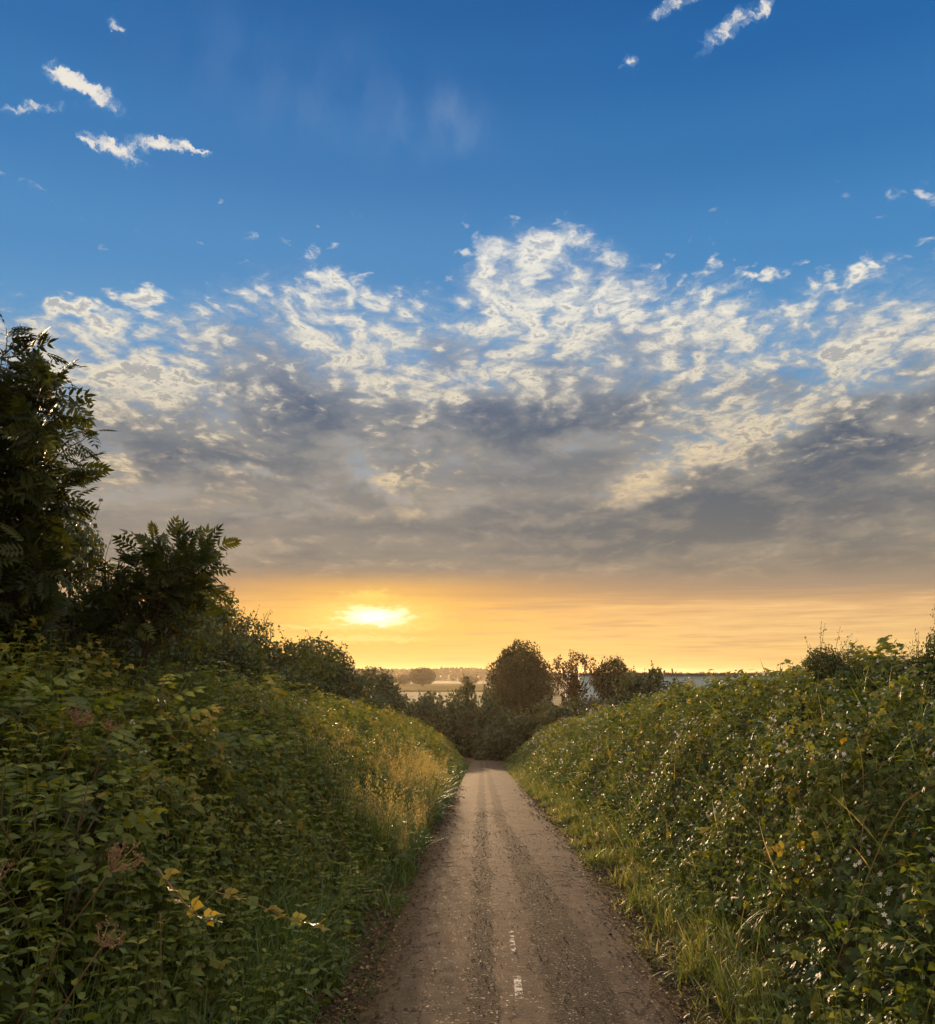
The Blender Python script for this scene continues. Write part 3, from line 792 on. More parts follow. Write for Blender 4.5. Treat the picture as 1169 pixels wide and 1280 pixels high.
def bramble(side, n, name, label, seed):
    rng = np.random.default_rng(seed)
    b = Batch()
    y0 = 1.2 if side > 0 else 1.6
    u, y = scatter(n, side, 1.12, 4.6, y0, 63.0, rng, 1.25)
    x = surf(side, u, y)
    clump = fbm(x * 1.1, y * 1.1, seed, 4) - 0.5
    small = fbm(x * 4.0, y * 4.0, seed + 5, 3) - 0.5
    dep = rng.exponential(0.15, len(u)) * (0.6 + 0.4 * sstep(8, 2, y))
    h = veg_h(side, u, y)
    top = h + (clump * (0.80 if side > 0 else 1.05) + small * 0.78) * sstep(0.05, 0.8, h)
    z = lane_z(y) + np.maximum(top - dep, 0.03)
    # stay clear of the viewer
    d0 = np.sqrt(x ** 2 + y ** 2 + (z - EYE) ** 2)
    edge = 1.12 + 0.35 * fbm(y * 0.9, y * 0 + 1, seed + 3) + (0.15 * (1 - sstep(4.5, 9, y)) if side < 0 else 0)
    ok = (d0 > 1.5) & (u > edge - 0.05) & (u < 4.6)
    x, y, z, u, clump, small, d0 = (a[ok] for a in (x, y, z, u, clump, small, d0))
    nrm = cover_normals(side, u, y)
    n_ = len(x)
    nr = unit(nrm * 1.0 + rng.normal(size=(n_, 3)) * 0.42 + np.array([0, -0.18, 0.25]))
    tdir = unit(np.cross(nr, rand_dirs(n_, rng)) + nrm * -0.25 * rng.random((n_, 1)))
    R = frames(tdir, nr)
    lod = np.clip((d0 / 7.0), 1, None) ** 0.52
    s = 0.034 * np.exp(rng.normal(size=n_) * 0.30) * lod
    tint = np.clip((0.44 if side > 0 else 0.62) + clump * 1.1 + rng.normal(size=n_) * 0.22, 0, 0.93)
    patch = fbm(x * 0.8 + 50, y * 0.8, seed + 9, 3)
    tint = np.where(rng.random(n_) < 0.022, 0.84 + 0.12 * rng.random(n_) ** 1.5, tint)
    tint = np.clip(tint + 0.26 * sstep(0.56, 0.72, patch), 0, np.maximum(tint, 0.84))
    T = np.stack([x, y, z], -1)
    near = d0 < 11
    five = rng.random(n_) < 0.3
    solo = rng.random(n_) < 0.30
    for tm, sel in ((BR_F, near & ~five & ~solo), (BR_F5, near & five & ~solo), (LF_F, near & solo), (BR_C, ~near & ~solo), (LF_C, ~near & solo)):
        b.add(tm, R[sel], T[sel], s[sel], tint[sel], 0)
    print(name, side, n_)
    # arching canes
    for i in range(240 if side > 0 else 150):
        yy = float(rng.uniform(1.8, 20)); uu = float(rng.uniform(1.25, 3.4))
        a = rng.uniform(0, 2 * math.pi); L = rng.uniform(0.5, 1.2)
        t = np.linspace(0, 1, 8)
        cx = float(surf(side, uu, yy)) + np.cos(a) * L * t; cy = yy + np.sin(a) * L * t
        su = np.clip(np.abs(cx - lane_x(cy)), 0.95, 5)
        cz = lane_z(cy) + veg_h(side, su, cy) - 0.12 + 0.26 * np.sin(t * math.pi) * rng.uniform(.4, 1.2)
        if np.min(np.sqrt(cx ** 2 + cy ** 2 + (cz - EYE) ** 2)) < 1.5 or np.min(np.abs(cx - lane_x(cy))) < 0.95:
            continue
        b.tube(np.stack([cx, cy, cz], -1), np.linspace(0.0045, 0.0018, 8), 4, float(rng.random()), 1)
    # straws and grass blades that grow through
    m_ = 5200
    uu, yy = scatter(m_, side, 1.15, 3.6, 2.0, 34, rng, 1.0)
    xx = surf(side, uu, yy); m_ = len(uu)
    zz = lane_z(yy) + np.maximum(veg_h(side, uu, yy) - 0.22, 0) + (fbm(xx * 1.1, yy * 1.1, seed, 4) - 0.5) * 0.66
    ok = np.sqrt(xx ** 2 + yy ** 2 + (zz - EYE) ** 2) > 1.7
    xx, yy, zz = xx[ok], yy[ok], zz[ok]; m_ = len(xx)
    a = rng.random(m_) * 6.283
    zv = unit(np.stack([rng.normal(size=m_) * .35, rng.normal(size=m_) * .35, np.ones(m_)], -1)); yv = np.stack([np.cos(a), np.sin(a), np.zeros(m_)], -1)
    xv = unit(np.cross(yv, zv)); yv = np.cross(zv, xv)
    R3 = np.stack([xv, yv, zv], -1); hh = 0.22 + 0.30 * rng.random(m_); wb = rng.integers(0, 6, m_)
    for i, tm in enumerate(BLADES):
        q = wb == i
        b.add(tm, R3[q], np.stack([xx, yy, zz], -1)[q], np.stack([0.22 * np.clip(yy[q] / 6, 1, 3), hh[q], hh[q]], -1), np.clip(0.35 + .3 * rng.normal(size=q.sum()), 0, 1), 3)
    # white blossom in loose heads
    nf_ = 900 if side > 0 else 130
    for i in range(nf_):
        yy = float(2.2 + 40 * rng.random() ** 1.6); uu = float(rng.uniform(1.5, 3.9))
        xx = float(surf(side, uu, yy))
        k_ = rng.integers(2, 7)
        px_ = xx + rng.normal(size=k_) * 0.030; py_ = yy + rng.normal(size=k_) * 0.030
        hh = veg_h(side, np.full(k_, uu), py_)
        cl = (fbm(px_ * 1.1, py_ * 1.1, seed, 4) - 0.5) * (0.80 if side > 0 else 1.05) + (fbm(px_ * 4.0, py_ * 4.0, seed + 5, 3) - 0.5) * 0.78
        pz_ = lane_z(py_) + hh + cl + 0.02 + rng.random(k_) * 0.05
        Tn = np.stack([px_, py_, pz_], -1)
        if np.min(np.linalg.norm(Tn - np.array([0, 0, EYE]), axis=1)) < 1.6:
            continue
        nn = unit(cover_normals(side, np.full(k_, uu), py_) + rng.normal(size=(k_, 3)) * 0.5 + np.array([0, -0.5, 0.2]))
        b.add(FLOWER, frames(np.cross(nn, rand_dirs(k_, rng)), nn), Tn, (0.009 + 0.004 * rng.random(k_)) * max(1, yy / 8) ** .4, rng.random(k_), 2)
    me = b.mesh(name, [M_BRAMBLE, M_CANE, M_PETAL, M_GRASS])
    link(name, me, kind="stuff", label=label)

bramble(1, 118000, "bramble_thicket", "dense bramble bank in white blossom along the right of the lane", 31)
bramble(-1, 104000, "bramble_thicket", "low bramble and herbs in front of the hedge left of the lane", 47)

# ------------------------------------------------------------------ herbs and grass
def herbs(side, n, name, label, seed):
    """upright stems with paired leaves, as nettle and dead nettle"""
    rng = np.random.default_rng(seed)
    b = Batch()
    u, y = scatter(n, side, 0.98, 3.0, 2.0, 40, rng, 1.2)
    x = surf(side, u, y)
    hgt = 0.22 + 0.28 * rng.random(len(u))
    base = lane_z(y) + np.maximum(veg_h(side, u, y) - 0.20, 0.0) + (fbm(x * 1.1, y * 1.1, seed, 4) - 0.5) * 0.3
    for i in range(len(u)):
        d = math.sqrt(x[i] ** 2 + y[i] ** 2)
        if d < 2.2:
            continue
        lod = max(1.0, d / 8) ** .5
        lean = rng.normal(size=2) * 0.16
        lv = 6 if d < 12 else 4
        t = (np.arange(lv) + 1.0) / lv
        P = np.stack([x[i] + lean[0] * t * hgt[i], y[i] + lean[1] * t * hgt[i], base[i] + t * hgt[i]], -1)
        a = (np.arange(lv) % 2) * (math.pi / 2) + rng.random() * 3
        for sgn in (0, math.pi):
            dr = np.stack([np.cos(a + sgn), np.sin(a + sgn), -0.15 + 0.75 * t ** 3], -1)
            nn = np.tile(np.array([[0.0, 0, 1.0]]), (lv, 1)) + rng.normal(size=(lv, 3)) * 0.25
            b.add(NETTLE if d < 12 else LF_C, frames(dr, nn), P, 0.075 * lod * (1.15 - 0.6 * t) * (0.8 + 0.4 * rng.random()), np.clip(0.25 + 0.5 * t + rng.normal() * 0.15, 0, 1))
        if d < 9:
            b.tube(np.concatenate([[[x[i], y[i], base[i] - 0.1]], P]), 0.0025, 3, 0.5)
    link(name, b.mesh(name, M_HERB), kind="stuff", label=label)
herbs(-1, 2600, "herb_cover", "nettles and soft green herbs on the left verge", 71)
herbs(1, 500, "herb_cover", "soft green herbs at the foot of the right bank", 73)

def grass(side, n, u0, u1, y0, y1, hmin, hmax, tmin, tmax, name, label, seed, power=1.2, seedheads=False, tuft=0.55):
    rng = np.random.default_rng(seed)
    b = Batch()
    u, y = scatter(n, side, u0, u1, y0, y1, rng, power)
    x = surf(side, u, y)
    den = fbm(x * 2.2, y * 2.2, seed, 3)
    keep = (rng.random(len(u)) < sstep(tuft - 0.25, tuft + 0.1, den)) & (x ** 2 + y ** 2 > 4.0) & ((rng.random(len(u)) > 0.80) | (u > 0.98 + 0.25 * (fbm(x * 2, y * 2, 77) - .5)) | (y > 7.0 + 2 * rng.random(len(u))))
    x, y, u, den = x[keep], y[keep], u[keep], den[keep]
    n_ = len(x)
    d = np.sqrt(x ** 2 + y ** 2)
    h = (hmin + (hmax - hmin) * rng.random(n_)) * (0.55 + 0.9 * sstep(0.4, 0.7, den))
    h = h * (0.35 + 0.65 * sstep(HALF - 0.05, HALF + 0.25, u))
    z = land_h(x, y) - 0.01
    a = rng.random(n_) * 2 * math.pi
    up = np.stack([rng.normal(size=n_) * 0.18, rng.normal(size=n_) * 0.18, np.ones(n_)], -1)
    # local +Z is up, +Y the way it bends
    yv = np.stack([np.cos(a), np.sin(a), np.zeros(n_)], -1)
    zv = unit(up); xv = unit(np.cross(yv, zv)); yv = np.cross(zv, xv)
    R = np.stack([xv, yv, zv], -1)
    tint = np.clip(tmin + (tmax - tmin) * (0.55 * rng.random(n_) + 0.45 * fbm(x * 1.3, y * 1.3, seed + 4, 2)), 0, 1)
    T = np.stack([x, y, z], -1)
    wl = np.clip(d / 5.0, 1, None) ** 0.7
    which = rng.integers(0, len(BLADES), n_)
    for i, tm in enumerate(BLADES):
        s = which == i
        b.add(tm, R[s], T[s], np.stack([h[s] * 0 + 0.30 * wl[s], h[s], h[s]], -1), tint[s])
    if seedheads:
        sel = rng.random(n_) < 0.22
        Tm = T[sel] + zv[sel] * h[sel][:, None] * 0.9
        for j in range(14):
            P = Tm + zv[sel] * (j * 0.011) + rng.normal(size=Tm.shape) * 0.012
            b.add(LF_C, frames(zv[sel] + rng.normal(size=Tm.shape) * .35, rand_dirs(len(Tm), rng)), P, np.tile(np.array([[.010, .026, .010]]), (len(Tm), 1)), np.clip(0.86 + 0.14 * rng.random(len(Tm)), 0, 1))
    link(name, b.mesh(name, M_GRASS), kind="stuff", label=label)

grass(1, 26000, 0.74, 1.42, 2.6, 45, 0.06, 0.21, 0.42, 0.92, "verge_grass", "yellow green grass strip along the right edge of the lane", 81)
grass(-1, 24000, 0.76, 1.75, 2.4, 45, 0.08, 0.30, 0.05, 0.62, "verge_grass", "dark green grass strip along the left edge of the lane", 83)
grass(-1, 2300, 1.12, 2.2, 2.3, 6.0, 0.20, 0.46, 0.05, 0.60, "long_grass", "long green grass in the near left verge", 89, 0.3, False, 0.40)
grass(-1, 10000, 0.86, 1.85, 8.5, 21, 0.30, 0.58, 0.12, 0.78, "tall_grass", "tall straw coloured flowering grass on the left verge", 87, 0.6, True, 0.42)

def litter():
    rng = np.random.default_rng(91)
    b = Batch()
    for side, n in ((1, 9000), (-1, 9000)):
        u, y = scatter(n, side, 0.0, 1.0, 2.6, 24, rng, 1.3, 5)
        u = HALF + 0.13 + np.abs(rng.normal(size=len(u))) * 0.16 * np.where(rng.random(len(u)) < .5, 1.0, -0.9)
        x = surf(side, u, y)
        z = np.where(u < HALF, lane_z(y) + 0.030 - 0.012 * (u / HALF) ** 8, land_h(x, y) + 0.010)
        n_ = len(u)
        nn = unit(np.array([0, 0, 1.0]) + rng.normal(size=(n_, 3)) * 0.28)
        s = 0.008 + 0.026 * rng.random(n_) ** 2
        b.add(LF_C, frames(np.cross(nn, rand_dirs(n_, rng)), nn), np.stack([x, y, z], -1), s * np.clip(y / 8, 1, 2.0), rng.random(n_) ** 1.2)
    # a few crumbs out on the asphalt
    n_ = 170
    y = 3 + 12 * rng.random(n_) ** 1.4; u = rng.uniform(-.75, .75, n_); x = lane_x(y) + u
    nn = unit(np.array([0, 0, 1.0]) + rng.normal(size=(n_, 3)) * 0.4)
    b.add(LF_C, frames(np.cross(nn, rand_dirs(n_, rng)), nn), np.stack([x, y, lane_z(y) + 0.040], -1), 0.008 + 0.014 * rng.random(n_), rng.random(n_) * .8)
    # bits of twig
    for i in range(160):
        y_ = 2.8 + 9 * rng.random(); side = 1 if rng.random() < .5 else -1
        u_ = HALF + rng.normal() * 0.16; x_ = float(lane_x(y_)) + side * u_
        a = rng.random() * 6.28; L = 0.03 + 0.09 * rng.random()
        z_ = float(lane_z(y_)) + 0.035
        b.tube([(x_, y_, z_), (x_ + .5 * L * math.cos(a), y_ + .5 * L * math.sin(a), z_ + .008), (x_ + L * math.cos(a + .2), y_ + L * math.sin(a + .2), z_)], [.0022, .002, .0012], 4, float(rng.random()) * .6)
    link("leaf_litter", b.mesh("leaf_litter", M_LITTER), kind="stuff", label="dead leaves and twig bits along both lane edges")
    g = Batch()
    n_ = 5200
    y = 2.8 + 13 * rng.random(n_) ** 1.3
    pick = rng.random(n_)
    u = np.where(pick < 0.25, -0.20 + rng.normal(size=n_) * 0.05, np.where(pick < 0.55, np.interp(y, [4, 13], [.36, .06]) + rng.normal(size=n_) * 0.10, rng.uniform(-.8, .8, n_)))
    x = lane_x(y) + u
    R = frames(rand_dirs(n_, rng), rand_dirs(n_, rng))
    s = (0.0018 + 0.0034 * rng.random(n_) ** 3) * np.clip(y / 6, 1, 1.6)
    g.add(ICO, R, np.stack([x, y, lane_z(y) + 0.012 + 0.022 * (1 - (u / HALF) ** 2) + 0.001], -1), np.stack([s, s * .8, s * .6], -1), rng.random(n_) ** 1.8)
    link("lane_gravel", g.mesh("lane_gravel", plain_mat("loose_stone", [(0.0, C(.07, .06, .05)), (0.8, C(.09, .066, .048)), (1.0, C(.24, .19, .15))], 0.7, 0.2), smooth=False), kind="stuff", label="loose stone chips scattered on the lane")
litter()

# ------------------------------------------------------------------ shrubs and trees
def wood(b, base, top, r0, r1, rng, wob=0.06, n=6, sides=6):
    base = np.array(base, float); top = np.array(top, float)
    t = np.linspace(0, 1, n)[:, None]
    p = base + (top - base) * t
    L = np.linalg.norm(top - base)
    p[1:-1] += rng.normal(size=(n - 2, 3)) * wob * L * 0.35
    b.tube(p, np.linspace(r0, r1, n), sides, float(rng.uniform(.2, .7)))
    return p

def shrub_meshes(seed, leaf, nleaf, lobes, name, mat, shoots=26, coarse=False, squat=1.0):
    """unit shrub: about 1 high and 1 wide, foot at the origin"""
    rng = np.random.default_rng(seed)
    c = Batch(); w = Batch()
    cen = []
    for i in range(lobes):
        a = rng.random() * 6.283; r = 0.36 * math.sqrt(rng.random()); z_ = 0.06 + 0.74 * rng.random() * (1 - 0.45 * (r / 0.36) ** 2)
        cen.append((r * math.cos(a), r * math.sin(a), z_, rng.uniform(0.09, 0.20)))
    cen = np.array(cen)
    w.tube([(0, 0, -.14), (0, 0, -.02)], [.055, .045], 7, .4)
    for (a_, b_, z_, r_) in cen[:min(lobes, 20)]:
        wood(w, (rng.normal() * .015, rng.normal() * .015, -0.06), (a_, b_, z_), 0.016, 0.004, rng)
    pk = rng.choice(lobes, nleaf, p=cen[:, 3] ** 2 / np.sum(cen[:, 3] ** 2))
    dr = rand_dirs(nleaf, rng); dr[:, 2] = dr[:, 2] * 0.8 + 0.1
    rad = cen[pk, 3] * (0.55 + 0.55 * rng.random(nleaf) ** 0.6)
    P = cen[pk, :3] + dr * rad[:, None]
    P[:, 2] = np.abs(P[:, 2])
    nn = unit(dr + rng.normal(size=(nleaf, 3)) * 0.6 + np.array([0, 0, .35]))
    td = np.cross(nn, rand_dirs(nleaf, rng))
    tint = np.clip(0.40 + 0.25 * rng.normal(size=nleaf) + 0.25 * (rng.random(lobes)[pk] - 0.5), 0, 1)
    c.add(LF_C, frames(td, nn), P, leaf * (0.6 + 0.8 * rng.random(nleaf)), tint)
    for i in range(shoots):
        a_, b_, z_, r_ = cen[rng.integers(min(lobes, 20))]
        L = rng.uniform(0.10, 0.26)
        p0 = np.array([a_ + rng.normal() * r_ * .5, b_ + rng.normal() * r_ * .5, z_ + r_ * 0.7])
        p1 = p0 + np.array([rng.normal() * .35, rng.normal() * .35, 1.0]) * L
        p0 = np.array([a_, b_, z_ - 0.01])
        pts = wood(w, p0, p1, 0.004, 0.0012, rng, 0.05, 5, 3)
        m_ = 12
        t = 0.35 + 0.65 * rng.random(m_)
        Q = p0 + (p1 - p0) * t[:, None] + rng.normal(size=(m_, 3)) * 0.010
        c.add(LF_C, frames(rand_dirs(m_, rng) + np.array([0, 0, .5]), rand_dirs(m_, rng)), Q, leaf * 0.8 * (0.6 + .6 * rng.random(m_)), rng.random(m_) * .8)
    return c.mesh(name + "_crown", mat), w.mesh(name + "_stems", M_STEM)

HAW_NEAR = [shrub_meshes(100 + i, 0.022, 22000, 34, "hawthorn", M_HAW, 70) for i in range(3)]
HAW_MID = [shrub_meshes(120 + i, 0.030, 13000, 34, "hawthorn", M_HAW, 60) for i in range(2)]
HAW_FAR = [shrub_meshes(140 + i, 0.044, 8200, 32, "bush", M_HAW, 44) for i in range(3)]

def shrub(kind, x, y, top, wx, wy, label, name="hawthorn_shrub", category="shrub", group=None, sink=0.12, rz=None, full=0.93):
    z0 = float(land_h(np.array([x]), np.array([y]))[0]) - sink
    crown, stems = kind
    h = (top - z0) / full
    t = thing(name, (x, y, z0), label, category, group, random.random() * 6.28 if rz is None else rz, (wx, wy, h))
    link("crown", crown, t); link("stems", stems, t)
    return t

def at(px, depth):
    return (px - 584.5) / FPX * depth
def zat(py, depth):
    """height of a photo row at a depth (upright picture plane of a slightly raised camera)"""
    v = ray(584.5, py)
    return EYE + depth * v.z / v.y

HEDGE = "shrubs of the hedge left of the lane"
hedge = [
    (HAW_NEAR[1], 7.6, 100, 664, 1.6, 1.6, "dense dark hawthorn filling the gap between the tall ash and the smaller ash"),
    (HAW_NEAR[0], 8.6, 172, 716, 1.7, 1.9, "dark hawthorn directly behind the leafy ash sprig left of the lane"),
    (HAW_NEAR[1], 11.0, 246, 746, 1.6, 2.2, "hawthorn with thin bare-tipped shoots, just right of the ash sprig"),
    (HAW_NEAR[2], 14.0, 288, 758, 2.1, 2.8, "hawthorn whose broken top steps down between the ash sprig and the feathery one"),
    (HAW_NEAR[0], 17.0, 328, 766, 2.5, 3.2, "hawthorn with feathery upright twigs against the sunset, left of the sun"),
    (HAW_MID[0], 23.0, 366, 794, 3.0, 4.0, "rounded hawthorn where the hedge drops steeply below the sun's left"),
    (HAW_MID[1], 30.0, 402, 816, 3.6, 4.8, "brown-lit hawthorn of the hedge, behind the tall straw coloured grass"),
    (HAW_MID[0], 38.0, 436, 830, 4.2, 5.6, "low hawthorn under the far field trees, hedge just left of the sun's foot"),
    (HAW_MID[1], 46.0, 464, 846, 4.6, 6, "hawthorn in the dim part of the hedge, before it meets the bushes closing the lane"),
    (HAW_NEAR[2], 9.8, 225, 800, 1.5, 1.8, "low hawthorn in front of the hedge, under the hanging ash sprig"),
    (HAW_NEAR[1], 12.5, 282, 808, 1.8, 2.2, "low hawthorn in front of the hedge, under the stepped hawthorn's top"),
    (HAW_NEAR[0], 15.5, 330, 818, 2.0, 2.6, "low hawthorn in front of the feathery twigged one"),
    (HAW_MID[1], 20.0, 372, 838, 2.4, 3.2, "low hawthorn in front of the rounded one, left of the pale bare umbel"),
    (HAW_MID[0], 27.0, 414, 850, 2.8, 4.0, "low hawthorn directly behind the pale bare umbel"),
    (HAW_MID[1], 35.0, 450, 862, 3.4, 5.0, "lowest hawthorn before the pale field strip, in front of the hedge's dim end"),
]
for (kd, d_, px, py, wx, wy, lb) in hedge:
    shrub(kd, at(px, d_) - 0.2, d_, zat(py, d_), wx, wy, lb, group=HEDGE, full=0.80)

ENDS = "bushes closing the lane's far end"
ends = [
    (HAW_FAR[0], 60, 448, 858, 5.5, 5, "dim bush beside the pale field strip, leftmost of those closing the lane"),
    (HAW_FAR[1], 64, 494, 860, 6.0, 5, "rounded bush below the two far field trees at the lane's end"),
    (HAW_FAR[2], 62, 536, 858, 6.0, 5, "bush just left of the tall spiky one at the lane's end"),
    (HAW_FAR[0], 63, 570, 832, 5.2, 4, "tallest spiky bush straight above the lane's far end"),
    (HAW_FAR[1], 66, 606, 856, 4.6, 4, "bush between the spiky bush and the big round tree"),
    (HAW_FAR[2], 58, 632, 880, 4.4, 4, "low bush right above the vanishing lane surface"),
    (HAW_FAR[0], 54, 668, 862, 5.4, 4, "bush in front of the big round tree's foot"),
    (HAW_FAR[1], 50, 706, 866, 3.6, 4, "lower bush in front of the gappy tree"),
    (HAW_FAR[2], 56, 738, 868, 3.4, 4, "bush that hides the lower wall of the long shed"),
]
for (kd, d_, px, py, wx, wy, lb) in ends:
    shrub(kd, at(px, d_), d_, zat(py, d_), wx, wy, lb, "bush", "bush", ENDS)

shrub(HAW_FAR[2], at(795, 42), 42, zat(832, 42), 3.4, 3.4, "dark bush standing in front of the shed, left half of a pair", "bush", "bush", "dark pair of bushes before the shed")
shrub(HAW_FAR[1], at(826, 40), 40, zat(826, 40), 2.6, 3.0, "dark twiggy bush in front of the shed, right half of a pair", "bush", "bush", "dark pair of bushes before the shed")

CREST = "small shrubs on the crest of the right bank"
shrub(HAW_NEAR[1], at(1025, 8.6), 8.6, zat(797, 8.6), 0.8, 0.8, "low dark shrub with upright twigs, left one on the bramble bank's crest", group=CREST, sink=0.0)
shrub(HAW_NEAR[2], at(1072, 8.4), 8.4, zat(805, 8.4), 0.8, 0.8, "low flat dark shrub in the middle of the bramble bank's crest", group=CREST, sink=0.0)
shrub(HAW_NEAR[0], at(1150, 7.6), 7.6, zat(764, 7.6), 0.7, 0.8, "tallest twiggy shrub on the bramble bank's crest, at the picture's right edge", group=CREST, sink=0.0)

def ash(name, x, y, top, spread, nl, label, seed, lean=(0, 0), zlo=0.25):
    """young ash: trunk, limbs, twigs and feathered leaves"""
    rng = np.random.default_rng(seed)
    z0 = float(land_h(np.array([x]), np.array([y]))[0]) - 0.1
    H = top - z0
    t = thing(name, (x, y, z0), label, "tree")
    w = Batch(); c = Batch()
    apex = np.array([lean[0], lean[1], H * 0.86])
    tr = wood(w, (0, 0, 0), apex, 0.045, 0.010, rng, 0.03, 9, 8)
    tips = []
    for i in range(44):
        f = zlo + (0.96 - zlo) * (i + rng.random()) / 44
        p0 = np.array([np.interp(f, np.linspace(0, 1, 9), tr[:, k_]) for k_ in range(3)])
        a = i * 2.4 + rng.normal() * 0.3
        L = spread * (0.55 + 0.55 * math.sin(math.pi * min(1, (1.02 - f) * 0.95 + 0.12))) * rng.uniform(0.75, 1.1)
        dr = np.array([math.cos(a), math.sin(a), 0.55 + 0.5 * f])
        p1 = p0 + dr / np.linalg.norm(dr) * L
        pp = wood(w, p0, p1, 0.011, 0.004, rng, 0.08, 6, 5)
        for j in range(5):
            s_ = 0.35 + 0.65 * (j + rng.random()) / 5
            q0 = np.array([np.interp(s_, np.linspace(0, 1, 6), pp[:, k_]) for k_ in range(3)])
            q1 = q0 + unit(dr / np.linalg.norm(dr) + rng.normal(size=3) * 0.55 + np.array([0, 0, .25])) * rng.uniform(0.12, 0.26)
            w.tube([q0, (q0 + q1) / 2 + rng.normal(size=3) * .01, q1], [.004, .003, .002], 4, .4)
            tips.append((q0, q1))
    n_each = max(2, nl // len(tips))
    P = []; Dv = []
    for q0, q1 in tips:
        d_ = unit(q1 - q0)
        for j in range(n_each):
            s_ = 1.0 - 0.85 * j / n_each
            P.append(q0 + (q1 - q0) * s_)
            side = unit(np.cross(d_, rand_dirs(1, rng)[0]))
            Dv.append(unit(d_ * (0.8 if j == 0 else 0.45) + side * (0.3 if j == 0 else 0.9) + np.array([0, 0, -0.10])))
    P = np.array(P); Dv = np.array(Dv); n_ = len(P)
    nn = unit(np.array([0, 0, 1.0]) + rng.normal(size=(n_, 3)) * 0.6)
    Rm = frames(Dv, nn); sz = 0.13 + 0.10 * rng.random(n_); ti = np.clip(0.35 + 0.25 * rng.normal(size=n_), 0, 1); w3 = rng.integers(0, 3, n_)
    for i, tm in enumerate((ASH_F, ASH_G, ASH_H)):
        c.add(tm, Rm[w3 == i], P[w3 == i], sz[w3 == i], ti[w3 == i])
    link("crown", c.mesh("ash_crown", M_ASH), t); link("trunk", w.mesh("ash_trunk", M_STEM), t)
    return t
ash("ash_tree", -3.36, 6.1, zat(448, 6.0), 0.80, 2700, "tall dark ash with feathered leaves rising at the left edge", 201, (0.12, 0.0), 0.22)
ash("ash_tree", -2.85, 7.2, zat(676, 7.2), 0.27, 240, "smaller ash whose leafy sprig reaches out towards the sun", 207, (0.66, 0.0), 0.55)

def elder(x, y, top, spread, nl, label, seed):
    rng = np.random.default_rng(seed)
    z0 = float(land_h(np.array([x]), np.array([y]))[0]) - 0.08
    t = thing("elder_shrub", (x, y, z0), label, "shrub", "elder shrubs on the left verge")
    H = top - z0
    w = Batch(); c = Batch(); P = []; Dv = []
    for i in range(26):
        a = rng.random() * 6.283; r = spread * rng.random() ** .6
        hh = H * (0.95 - 0.45 * (r / spread) ** 1.5) * rng.uniform(0.7, 1.0)
        p1 = np.array([r * math.cos(a), r * math.sin(a), hh])
        pp = wood(w, (rng.normal() * .04, rng.normal() * .04, 0), p1, 0.009, 0.003, rng, 0.06, 6, 5)
        for j in range(max(3, nl // 26)):
            s_ = 1.0 - 0.7 * (j / max(3, nl // 26)) ** 1.1
            P.append(np.array([np.interp(s_, np.linspace(0, 1, 6), pp[:, k_]) for k_ in range(3)]))
            b_ = j * 1.57 + rng.random() * .7
            Dv.append((math.cos(b_), math.sin(b_), 0.45 * rng.random() + (0.3 if j < 2 else -0.05)))
    P = np.array(P); Dv = unit(np.array(Dv)); n_ = len(P)
    nn = unit(np.array([0, 0, 1.0]) + rng.normal(size=(n_, 3)) * 0.3)
    c.add(ELD_F, frames(Dv, nn), P, 0.15 + 0.09 * rng.random(n_), np.clip(0.45 + 0.25 * rng.normal(size=n_), 0, 1))
    link("crown", c.mesh("elder_crown", M_ELDER), t); link("stems", w.mesh("elder_stems", M_STEM), t)
elder(-2.25, 4.7, zat(800, 4.7), 0.62, 300, "broad-leaved elder in front of the tall ash, at the left edge", 301)
elder(-2.05, 6.2, zat(822, 6.2), 0.62, 300, "yellow-green elder in front of the hawthorns, below the ash sprig", 302)
elder(-1.75, 3.9, zat(905, 3.9), 0.42, 170, "low elder with dark leaves nearest the viewer on the left verge", 303)

def tree_meshes(seed, nleaf, leaf, gap=0.0, lobes=34, zc=0.58, zr=0.32):
    """unit tree: 1 high, about 1 wide"""
    rng = np.random.default_rng(seed)
    c = Batch(); w = Batch()
    wood(w, (0, 0, -0.02), (0.01, 0, 0.5), 0.035, 0.022, rng, 0.03, 6, 8)
    cen = []
    for i in range(lobes):
        v = rand_dirs(1, rng)[0]; r = rng.random() ** 0.45
        cen.append((0.36 * v[0] * r, 0.36 * v[1] * r, zc + zr * v[2] * r, rng.uniform(0.085, 0.15)))
    cen = np.array(cen)
    for q in cen[:16]:
        wood(w, (0.005, 0, rng.uniform(.2, .48)), q[:3], 0.015, 0.004, rng, 0.07, 5, 5)
    pk = rng.integers(0, lobes, nleaf)
    dr = rand_dirs(nleaf, rng)
    P = cen[pk, :3] + dr * (cen[pk, 3] * (0.5 + 0.55 * rng.random(nleaf)) * (1 - gap * 0.3))[:, None]
    nn = unit(dr + rng.normal(size=(nleaf, 3)) * .6)
    c.add(LF_C, frames(np.cross(nn, rand_dirs(nleaf, rng)), nn), P, leaf * (0.6 + .8 * rng.random(nleaf)), np.clip(.4 + .25 * rng.normal(size=nleaf), 0, 1))
    return c.mesh("tree_crown", M_FAR), w.mesh("tree_trunk", M_STEM)

